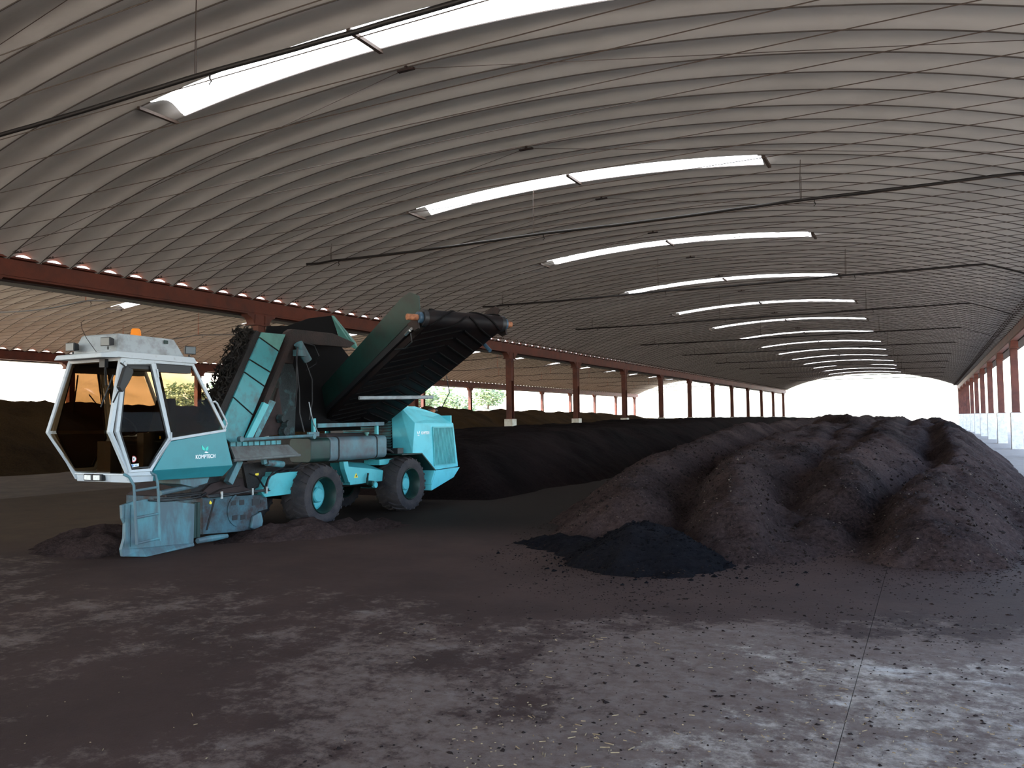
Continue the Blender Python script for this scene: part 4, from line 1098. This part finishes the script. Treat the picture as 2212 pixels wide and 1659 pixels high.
# --- discharge conveyor
yaw, pit, BW, BL = 0.45, 0.36, 1.30, 4.1
cu_ = Vector((math.cos(yaw) * math.cos(pit), -math.sin(yaw) * math.cos(pit), math.sin(pit)))
ca_ = Vector((math.sin(yaw), math.cos(yaw), 0)); cn_ = cu_.cross(ca_)
C0 = Vector((-6.10, 10.25, 3.13)); RR = 0.125
def cv(s, a, n): return tuple(C0 - cu_ * s + ca_ * a + cn_ * n)
g = G()
N = 16; loop = []
for i in range(N + 1):
    t = -math.pi / 2 + math.pi * i / N; loop.append((-RR * math.cos(t), RR * math.sin(t)))
for i in range(N + 1):
    t = math.pi / 2 + math.pi * i / N; loop.append((BL - RR * math.cos(t), RR * math.sin(t)))
g.loop2([cv(s, -BW / 2, n) for s, n in loop], [cv(s, BW / 2, n) for s, n in loop])
CONV = put('discharge_conveyor', g, 'belt', TURNER, smooth=40, label='raised black rubber belt of the discharge conveyor')
def belt_pt(u, a, h):
    """u metres along the belt loop from the roller nose, positive on the return side"""
    q = RR * math.pi / 2
    r = RR + h
    if u > q: return cv(u - q, a, -r)
    if u < -q: return cv(-u - q, a, r)
    t = -u / RR
    return cv(-r * math.cos(t), a, r * math.sin(t))
for k in range(-5, 16):
    u0 = 0.255 * k
    for sgn in (-1, 1):
        pts = []
        m_ = 9
        for i in range(m_):
            f = i / (m_ - 1)
            pts.append((u0 + f * 0.42, sgn * (0.03 + f * (BW / 2 - 0.06))))
        g = G()
        for i in range(m_ - 1):
            (u1, a1), (u2, a2) = pts[i], pts[i + 1]
            w = 0.012
            if max(u1, u2) > BL: break
            g.loop2([belt_pt(u1 - w, a1, -.002), belt_pt(u1 + w, a1, -.002), belt_pt(u1 + w, a1, 0.020), belt_pt(u1 - w, a1, 0.020)],
                    [belt_pt(u2 - w, a2, -.002), belt_pt(u2 + w, a2, -.002), belt_pt(u2 + w, a2, 0.020), belt_pt(u2 - w, a2, 0.020)])
        if g.v: put('chevron_rib', g, 'matt_black', CONV, smooth=None)
for sgn, mat, outl in ((-1, 'teal_dark', [(0.02, 0.10), (-0.10, 0.30), (0.06, 0.44), (0.30, 0.47), (2.6, 0.40), (4.0, 0.36), (4.0, 0.02)]),
                       (1, 'rust', [(0.25, 0.10), (-0.02, 0.24), (0.10, 0.36), (0.32, 0.40), (2.0, 0.34), (4.0, 0.30), (4.0, 0.02)])):
    a = sgn * (BW / 2 + 0.03)
    def w_(s, n): return cv(s, a + sgn * 0.22 * n, n)
    g = G(); g.slab([w_(s, n) for s, n in outl], tuple(ca_), 0.02); put('side_board', g, mat, CONV, smooth=None, label='tall dark teal side board' if sgn < 0 else 'brown side board')
    g = G()
    g.loop2([cv(0.25, a - 0.02, -0.02), cv(0.25, a + 0.02, -0.02), cv(0.25, a + 0.02, 0.12), cv(0.25, a - 0.02, 0.12)], [cv(BL, a - 0.02, -0.05), cv(BL, a + 0.02, -0.05), cv(BL, a + 0.02, 0.12), cv(BL, a - 0.02, 0.12)])
    put('side_frame', g, 'black', CONV, smooth=None)
    g = G(); g.tube([cv(0, sgn * BW / 2, 0), cv(0, sgn * (BW / 2 + 0.07), 0)], [RR, RR * 0.98], 20); put('roller_end', g, 'black', CONV)
    g = G(); g.tube([cv(0, sgn * (BW / 2 + 0.07), 0), cv(0, sgn * (BW / 2 + 0.13), 0)], 0.085, 16); put('bearing', g, 'blue_steel', CONV)
    g = G(); g.tube([cv(0, sgn * (BW / 2 + 0.12), 0), cv(0, sgn * (BW / 2 + 0.30 - (0.06 if sgn > 0 else 0)), 0)], 0.045, 14); sh = put('shaft', g, 'rust_shaft', CONV)
    g = G(); g.loop2([cv(0.02, a + sgn * 0.08, -0.16), cv(0.02, a + sgn * 0.11, -0.16), cv(0.14, a + sgn * 0.11, -0.14), cv(0.14, a + sgn * 0.08, -0.14)], [cv(0.0, a + sgn * 0.08, 0.02), cv(0.0, a + sgn * 0.11, 0.02), cv(0.3, a + sgn * 0.11, 0.04), cv(0.3, a + sgn * 0.08, 0.04)])
    put('bearing_bracket', g, 'rust', CONV, smooth=None)
for k in range(2):
    g = G(); g.tube([cv(0.16 + 0.05 * k, -BW / 2 - 0.16, -0.10), cv(0.36 + 0.05 * k, -BW / 2 - 0.12, -0.07)], 0.022, 8); put('tension_bolt', g, 'bare', CONV)
hoses([[cv(0.30, -BW / 2 - 0.10, -0.10), cv(0.35, -BW / 2 - 0.08, -0.22), cv(0.6, -BW / 2 - 0.06, -0.20), cv(0.9, -BW / 2 - 0.05, -0.08)]], 0.01, 'black', 'hose', CONV)
g = G(); g.tube([cv(0.55, BW / 2 + 0.04, -0.05), cv(0.42, BW / 2 + 0.05, -0.26)], 0.03, 8); put('belt_wiper', g, 'blue_steel', CONV)
g = G(); g.tube([cv(2.42, -BW / 2 + 0.02, -RR - 0.12), cv(2.36, BW / 2 + 0.10, -RR - 0.12)], 0.032, 10); BR = put('cross_tube', g, 'grey_paint', CONV, label='pale grey cross tube')
hoses([[cv(1.75, BW / 2 + 0.06, -0.10), cv(1.9, BW / 2 + 0.15, -0.35), cv(2.2, BW / 2 + 0.14, -0.5), cv(2.42, BW / 2 + 0.06, -0.45)]], 0.009, 'black', 'cable', CONV)
# support under the foot
g = G(); g.box((-10.6, 10.4, 0.95), (-9.2, 12.2, 1.40)); put('engine_block', g, 'steel_dark', TURNER, smooth=None)
g = G(); g.tube([(-9.0, 10.36, 1.60), (-9.0, 12.18, 1.615)], 0.034, square=True)
RAIL = put('support_rail', g, 'teal_worn', TURNER, smooth=None, bevel=0.004)
for y in (10.25, 11.95):
    g = G(); g.box((-9.02, y, 1.36), (-8.97, y + 0.06, 1.62 if y > 11 else 1.72)); put('rail_post', g, 'teal', RAIL, smooth=None)

# --- fuel tank
g = G()
def rrect(cx, cz, w, h, r, n=5):
    pts = []
    for (sx, sz, a0) in ((1, 1, 0), (-1, 1, 90), (-1, -1, 180), (1, -1, 270)):
        for i in range(n + 1):
            a = math.radians(a0 + 90 * i / n); pts.append((cx + sx * (w / 2 - r) + r * math.cos(a), cz + sz * (h / 2 - r) + r * math.sin(a)))
    return pts
sec = rrect(-8.94, 1.21, 0.46, 0.40, 0.08)
g.loop2([(x, 10.37, z) for x, z in sec], [(x, 11.90, z) for x, z in sec])
TANK = put('fuel_tank', g, 'grey_tank', TURNER, smooth=50, bevel=0.01, label='grey teal fuel tank with dusty top')
g = G(); s2 = rrect(-8.94, 1.21, 0.45, 0.39, 0.07)
g.loop2([(x, 9.90, z) for x, z in s2], [(x, 10.36, z) for x, z in s2]); put('battery_box', g, 'teal_dark', TURNER, smooth=50, bevel=0.01)
g = G()
g.loop2([(-8.80, 10.38, 1.412), (-8.80, 11.88, 1.412), (-9.15, 11.88, 1.412), (-9.15, 10.38, 1.412)], [(-8.88, 10.45, 1.45), (-8.88, 11.75, 1.43), (-9.1, 11.75, 1.46), (-9.1, 10.45, 1.47)]); put('dust_layer', g, 'dusty_top', TANK, smooth=None, label='brown dust lying on the tank')
for y in (10.56, 11.60):
    g = G(); s3 = rrect(-8.94, 1.21, 0.475, 0.415, 0.085)
    g.loop2([(x, y, z) for x, z in s3], [(x, y + 0.025, z) for x, z in s3]); put('tank_strap', g, 'steel_dark', TANK, smooth=50)
put('filler_cap', lathe_z([(0, 0.03), (0.04, 0.03), (0.04, 0.045), (0.07, 0.045), (0.075, 0.0)], (-8.82, 11.46, 1.40), 14), 'teal_pale', TANK)

# --- chassis
g = G()
g.prism_x([(9.14, 0.84), (9.33, 0.89), (9.85, 0.88), (9.85, 0.54), (9.10, 0.54), (9.02, 0.62)], -9.25, -8.90)
g.box((-10.4, 9.3, 0.55), (-9.25, 9.7, 0.86))
CH = put('chassis_arm', g, 'teal', TURNER, smooth=None, bevel=0.008)
g = G(); g.prism_x([(10.90, 0.98), (11.02, 0.98), (11.10, 0.62), (11.04, 0.62), (10.93, 0.85)], -8.98, -8.88); put('step_plate', g, 'teal', TURNER, smooth=None, bevel=0.005)
g = G()
g.loop2([(-8.90, 11.05, 0.89), (-8.90, 11.69, 0.815), (-8.90, 12.05, 0.76), (-8.90, 12.02, 0.57), (-8.90, 11.10, 0.565)], [(-9.5, 11.05, 0.98), (-9.5, 11.69, 0.98), (-9.5, 12.05, 0.95), (-9.5, 12.02, 0.57), (-9.5, 11.10, 0.565)])
FR = put('chassis_box', g, 'teal', TURNER, smooth=None, bevel=0.008)
g = G(); g.prism_x([(11.20, 0.685), (11.31, 0.685), (11.26, 0.765)], -8.90, -8.896); WT = put('warning_sign', g, 'yellow', FR, smooth=None, label='yellow warning triangle')
g = G(); g.prism_x([(11.245, 0.70), (11.275, 0.70), (11.27, 0.735), (11.25, 0.73)], -8.896, -8.893); put('warning_mark', g, 'black', FR, smooth=None)
g = G(); g.lathe_x([(0, 0.0), (0.03, 0.05), (0.12, 0.045), (0.12, 0.0)], (-8.92, 11.62, 0.56), 14); g.tube([(-8.86, 11.52, 0.55), (-8.84, 11.5, 0.66), (-8.86, 11.55, 0.74)], 0.02, 8); put('valve_block', g, 'teal_dark', FR)
g = G(); g.lathe_x([(0.10, 0.0), (0.10, 0.055), (0.16, 0.05), (0.16, 0.0)], (-8.93, 11.66, 0.53), 14); put('valve_cap', g, 'teal', FR)
g = G(); g.box((-10.2, 9.2, 0.50), (-9.3, 13.9, 0.95)); put('chassis_frame', g, 'steel_dark', TURNER, smooth=None)
g = G(); g.box((-10.4, 12.0, 0.86), (-8.95, 12.6, 0.96)); put('rear_cross_member', g, 'teal', TURNER, smooth=None)
hoses([[(-8.88, 9.08, 0.60), (-8.86, 9.12, 0.80), (-8.86, 9.22, 0.92), (-8.87, 9.40, 0.95), (-8.9, 9.75, 0.93)],
       [(-8.90, 9.06, 0.64), (-8.88, 9.15, 0.84), (-8.87, 9.30, 0.90), (-8.87, 9.55, 0.90), (-8.92, 9.85, 0.96)],
       [(-8.86, 9.35, 0.90), (-8.85, 9.5, 0.94), (-8.86, 9.65, 0.93), (-8.90, 9.9, 1.02)],
       [(-8.88, 8.75, 0.92), (-8.86, 8.9, 0.86), (-8.86, 8.98, 0.76), (-8.88, 9.05, 0.70)]], 0.013)

# --- wheels
def wheel_meshes():
    g = G()
    prof = [(-0.23, 0.30), (-0.25, 0.36), (-0.255, 0.42), (-0.235, 0.465), (-0.18, 0.487), (0.0, 0.492), (0.18, 0.487), (0.235, 0.465), (0.255, 0.42), (0.25, 0.36), (0.23, 0.30), (0.10, 0.285), (-0.10, 0.285), (-0.23, 0.30)]
    g.lathe_x(prof, (0, 0, 0), 44)
    n = 22
    for k in range(n):
        for s in (-1, 1):
            t0 = 2 * math.pi * (k + (0.5 if s > 0 else 0)) / n
            for (xa, xb, ta, tb) in ((0.01, 0.13, 0.0, 0.13), (0.13, 0.248, 0.13, 0.20)):
                w = 0.045
                def pt(x, t, r): return (s * x, r * math.cos(t0 + t), r * math.sin(t0 + t))
                ra, rb = 0.513, 0.513 if xb < 0.2 else 0.478
                g.loop2([pt(xa, ta - w, 0.47), pt(xa, ta + w, 0.47), pt(xa, ta + w, ra), pt(xa, ta - w, ra)], [pt(xb, tb - w, 0.45), pt(xb, tb + w, 0.45), pt(xb, tb + w, rb), pt(xb, tb - w, rb)])
    tyre = mesh_of('tyre', g, 'rubber', 40)
    g = G()
    g.lathe_x([(0.235, 0.295), (0.245, 0.285), (0.22, 0.265), (0.05, 0.25), (-0.02, 0.25), (-0.22, 0.27), (-0.235, 0.295)], (0, 0, 0), 32)
    rim = mesh_of('rim', g, 'teal_dark', 40)
    g = G(); g.lathe_x([(0.03, 0.245), (0.045, 0.21), (0.02, 0.17), (0.02, 0.0), (0.0, 0.0), (0.0, 0.245)], (0, 0, 0), 32); g.lathe_x([(0.02, 0.125), (0.11, 0.12), (0.13, 0.10), (0.13, 0.0)], (0, 0, 0), 24); 
    for k in range(8):
        t = 2 * math.pi * k / 8; g.lathe_x([(0.02, 0.014), (0.045, 0.014), (0.045, 0.0)], (0, 0.165 * math.cos(t), 0.165 * math.sin(t)), 8)
    hub = mesh_of('hub', g, 'teal', 40)
    return tyre, rim, hub
TY, RI, HU = wheel_meshes()
for (y, xx, flip) in ((10.13, -8.88, 0), (12.56, -8.88, 0), (10.13, -10.4, 1), (12.56, -10.4, 1)):
    w = inst('wheel', TY, (xx, y, 0.485), TURNER)
    r = inst('rim', RI, (xx, y, 0.485), w); h = inst('hub', HU, (xx, y, 0.485), w)
    if flip: w.rotation_euler = (0, 0, math.pi)
g = G(); g.tube([(-8.95, 10.13, 0.485), (-10.3, 10.13, 0.485)], 0.09, 12); g.tube([(-8.95, 12.56, 0.485), (-10.3, 12.56, 0.485)], 0.09, 12); put('axle', g, 'steel_dark', TURNER)

# --- engine hood
g = G()
near = -8.60; far = -10.75
sp = [(12.56, 1.055), (12.64, 1.62), (14.02, 1.60), (14.19, 0.72), (13.30, 0.70), (12.84, 1.045)]
g.prism_x(sp, near - 0.03, near)
g.prism_x(sp, far, far + 0.03)
# sloping top, roof, front and rear sheets
def quad(a, b, c, d, n, th=0.02): g.slab([a, b, c, d], n, th)
g.loop2([(near, 12.64, 1.62), (near, 14.02, 1.60), (near - 0.03, 14.02, 1.58), (near - 0.03, 12.64, 1.60)], [(-8.93, 12.62, 1.94), (-8.96, 14.05, 1.79), (-8.98, 14.05, 1.76), (-8.96, 12.62, 1.91)])
g.loop2([(-8.93, 12.62, 1.94), (-8.94, 13.15, 1.945), (-8.96, 14.05, 1.79), (-8.96, 14.05, 1.76), (-8.93, 12.62, 1.91)], [(-10.4, 12.62, 1.94), (-10.4, 13.15, 1.945), (-10.4, 14.05, 1.79), (-10.4, 14.05, 1.76), (-10.4, 12.62, 1.91)])
g.loop2([(far, 12.64, 1.62), (far, 14.02, 1.60), (far + .03, 14.02, 1.58), (far + .03, 12.64, 1.60)], [(-10.42, 12.62, 1.94), (-10.4, 14.05, 1.79), (-10.38, 14.05, 1.76), (-10.38, 12.62, 1.91)])
fp = [(near, 1.055), (near, 1.62), (-8.93, 1.94), (-9.08, 1.94), (-9.12, 1.75), (-9.05, 1.04)]
g.loop2([(near, 12.56, 1.055), (near, 12.64, 1.62), (-8.93, 12.62, 1.94), (-9.08, 12.62, 1.94), (-9.12, 12.62, 1.70), (-9.05, 12.56, 1.04)], [(near - .02, 12.60, 1.055), (near - .02, 12.66, 1.62), (-8.93, 12.66, 1.92), (-9.08, 12.66, 1.92), (-9.12, 12.66, 1.70), (-9.05, 12.60, 1.04)])
g.box((-10.7, 14.0, 0.75), (-8.65, 14.04, 1.76))
HOODE = put('engine_hood', g, 'teal_hood_lit', TURNER, smooth=None, bevel=0.006, label='angular teal engine hood')
for k in range(15):
    z = 1.12 + 0.052 * k
    g = G(); g.loop2([(-9.14, 12.62, z), (-9.14, 12.66, z + 0.03), (-9.14, 12.66, z + 0.022), (-9.14, 12.62, z - 0.008)], [(-10.3, 12.62, z), (-10.3, 12.66, z + 0.03), (-10.3, 12.66, z + 0.022), (-10.3, 12.62, z - 0.008)]); put('louvre', g, 'teal_dusty', HOODE, smooth=None)
g = G(); g.box((-10.65, 12.67, 0.9), (-9.1, 12.72, 1.9)); put('louvre_back', g, 'black', HOODE, smooth=None)
gp = [(13.24, 1.53), (13.97, 1.525), (14.06, 0.79), (13.29, 0.785)]
g = G(); g.prism_x(gp, near, near + 0.004); put('grille_back', g, 'teal_dark', HOODE, smooth=None)
nb = 17
for k in range(nb):
    f = (k + 0.5) / nb
    yt = gp[0][0] + (gp[1][0] - gp[0][0]) * f; yb = gp[3][0] + (gp[2][0] - gp[3][0]) * f
    w = 0.013
    g = G(); g.loop2([(near + .003, yt - w, 1.525), (near + .003, yt + w, 1.525), (near + 0.018, yt + w * .6, 1.525), (near + 0.018, yt - w * .6, 1.525)], [(near + .003, yb - w, 0.79), (near + .003, yb + w, 0.79), (near + 0.018, yb + w * .6, 0.79), (near + 0.018, yb - w * .6, 0.79)]); put('grille_bar', g, 'teal', HOODE, smooth=None)
g = G(); g.tube([(near + .008, y, z) for y, z in gp + gp[:1]], 0.012, square=True); put('grille_frame', g, 'teal', HOODE, smooth=None)
text('KOMPTECH', 'lettering', 0.075, (near + 0.003, 12.985, 1.425), HOODE, 'white_print', sx=0.70, bold=0.003)
for pts in ([(12.70, 1.475), (12.705, 1.435), (12.735, 1.40), (12.745, 1.42), (12.73, 1.45)], [(12.80, 1.47), (12.795, 1.43), (12.765, 1.40), (12.755, 1.425), (12.775, 1.455)], [(12.71, 1.385), (12.75, 1.395), (12.80, 1.385), (12.76, 1.372)]):
    g = G(); g.prism_x(pts, near, near + 0.003); put('emblem_leaf', g, 'white_print', HOODE, smooth=None, label='white leaf of the small emblem')
g = G(); g.tube([(-9.12, 13.98, 1.78), (-9.10, 14.06, 1.88)], 0.05, 12); put('exhaust_pipe', g, 'rust_shaft', HOODE, label='short rust-orange exhaust stub')
g = G(); g.tube([(-9.2, 14.05, 1.87), (-9.2, 14.32, 1.87)], 0.04, 12); g.tube([(-9.2, 14.1, 1.78), (-9.2, 14.1, 1.87)], 0.03, 8); put('air_intake', g, 'black', HOODE)
# rear skirt
g = G()
rp = [(13.30, 0.69), (14.24, 0.70), (14.0, 0.51), (13.18, 0.31), (13.18, 0.51)]
g.prism_x(rp, -10.7, near + 0.01)
put('rear_skirt', g, 'teal_hood_lit', TURNER, smooth=None, bevel=0.006)
# mudguard
g = G()
mg = [(12.2, 1.055), (12.86, 1.05), (13.33, 0.70), (13.19, 0.44)]
for (a, b) in zip(mg[:-1], mg[1:]):
    g.loop2([(near + .012, *a), (near + .012, *b), (near + .012, b[0] - 0.012, b[1] - 0.02), (near + .012, a[0] - 0.012, a[1] - 0.02)], [(-9.2, *a), (-9.2, *b), (-9.2, b[0] - 0.012, b[1] - 0.02), (-9.2, a[0] - 0.012, a[1] - 0.02)])
put('mudguard', g, 'teal_dark', TURNER, smooth=None)
g = G(); g.box((-8.85, 12.22, 1.06), (-8.70, 12.40, 1.16)); g.tube([(-8.78, 11.95, 1.16), (-8.76, 12.08, 1.12), (-8.76, 12.16, 1.08)], 0.02, 8); put('connector_box', g, 'black', TURNER, smooth=None)
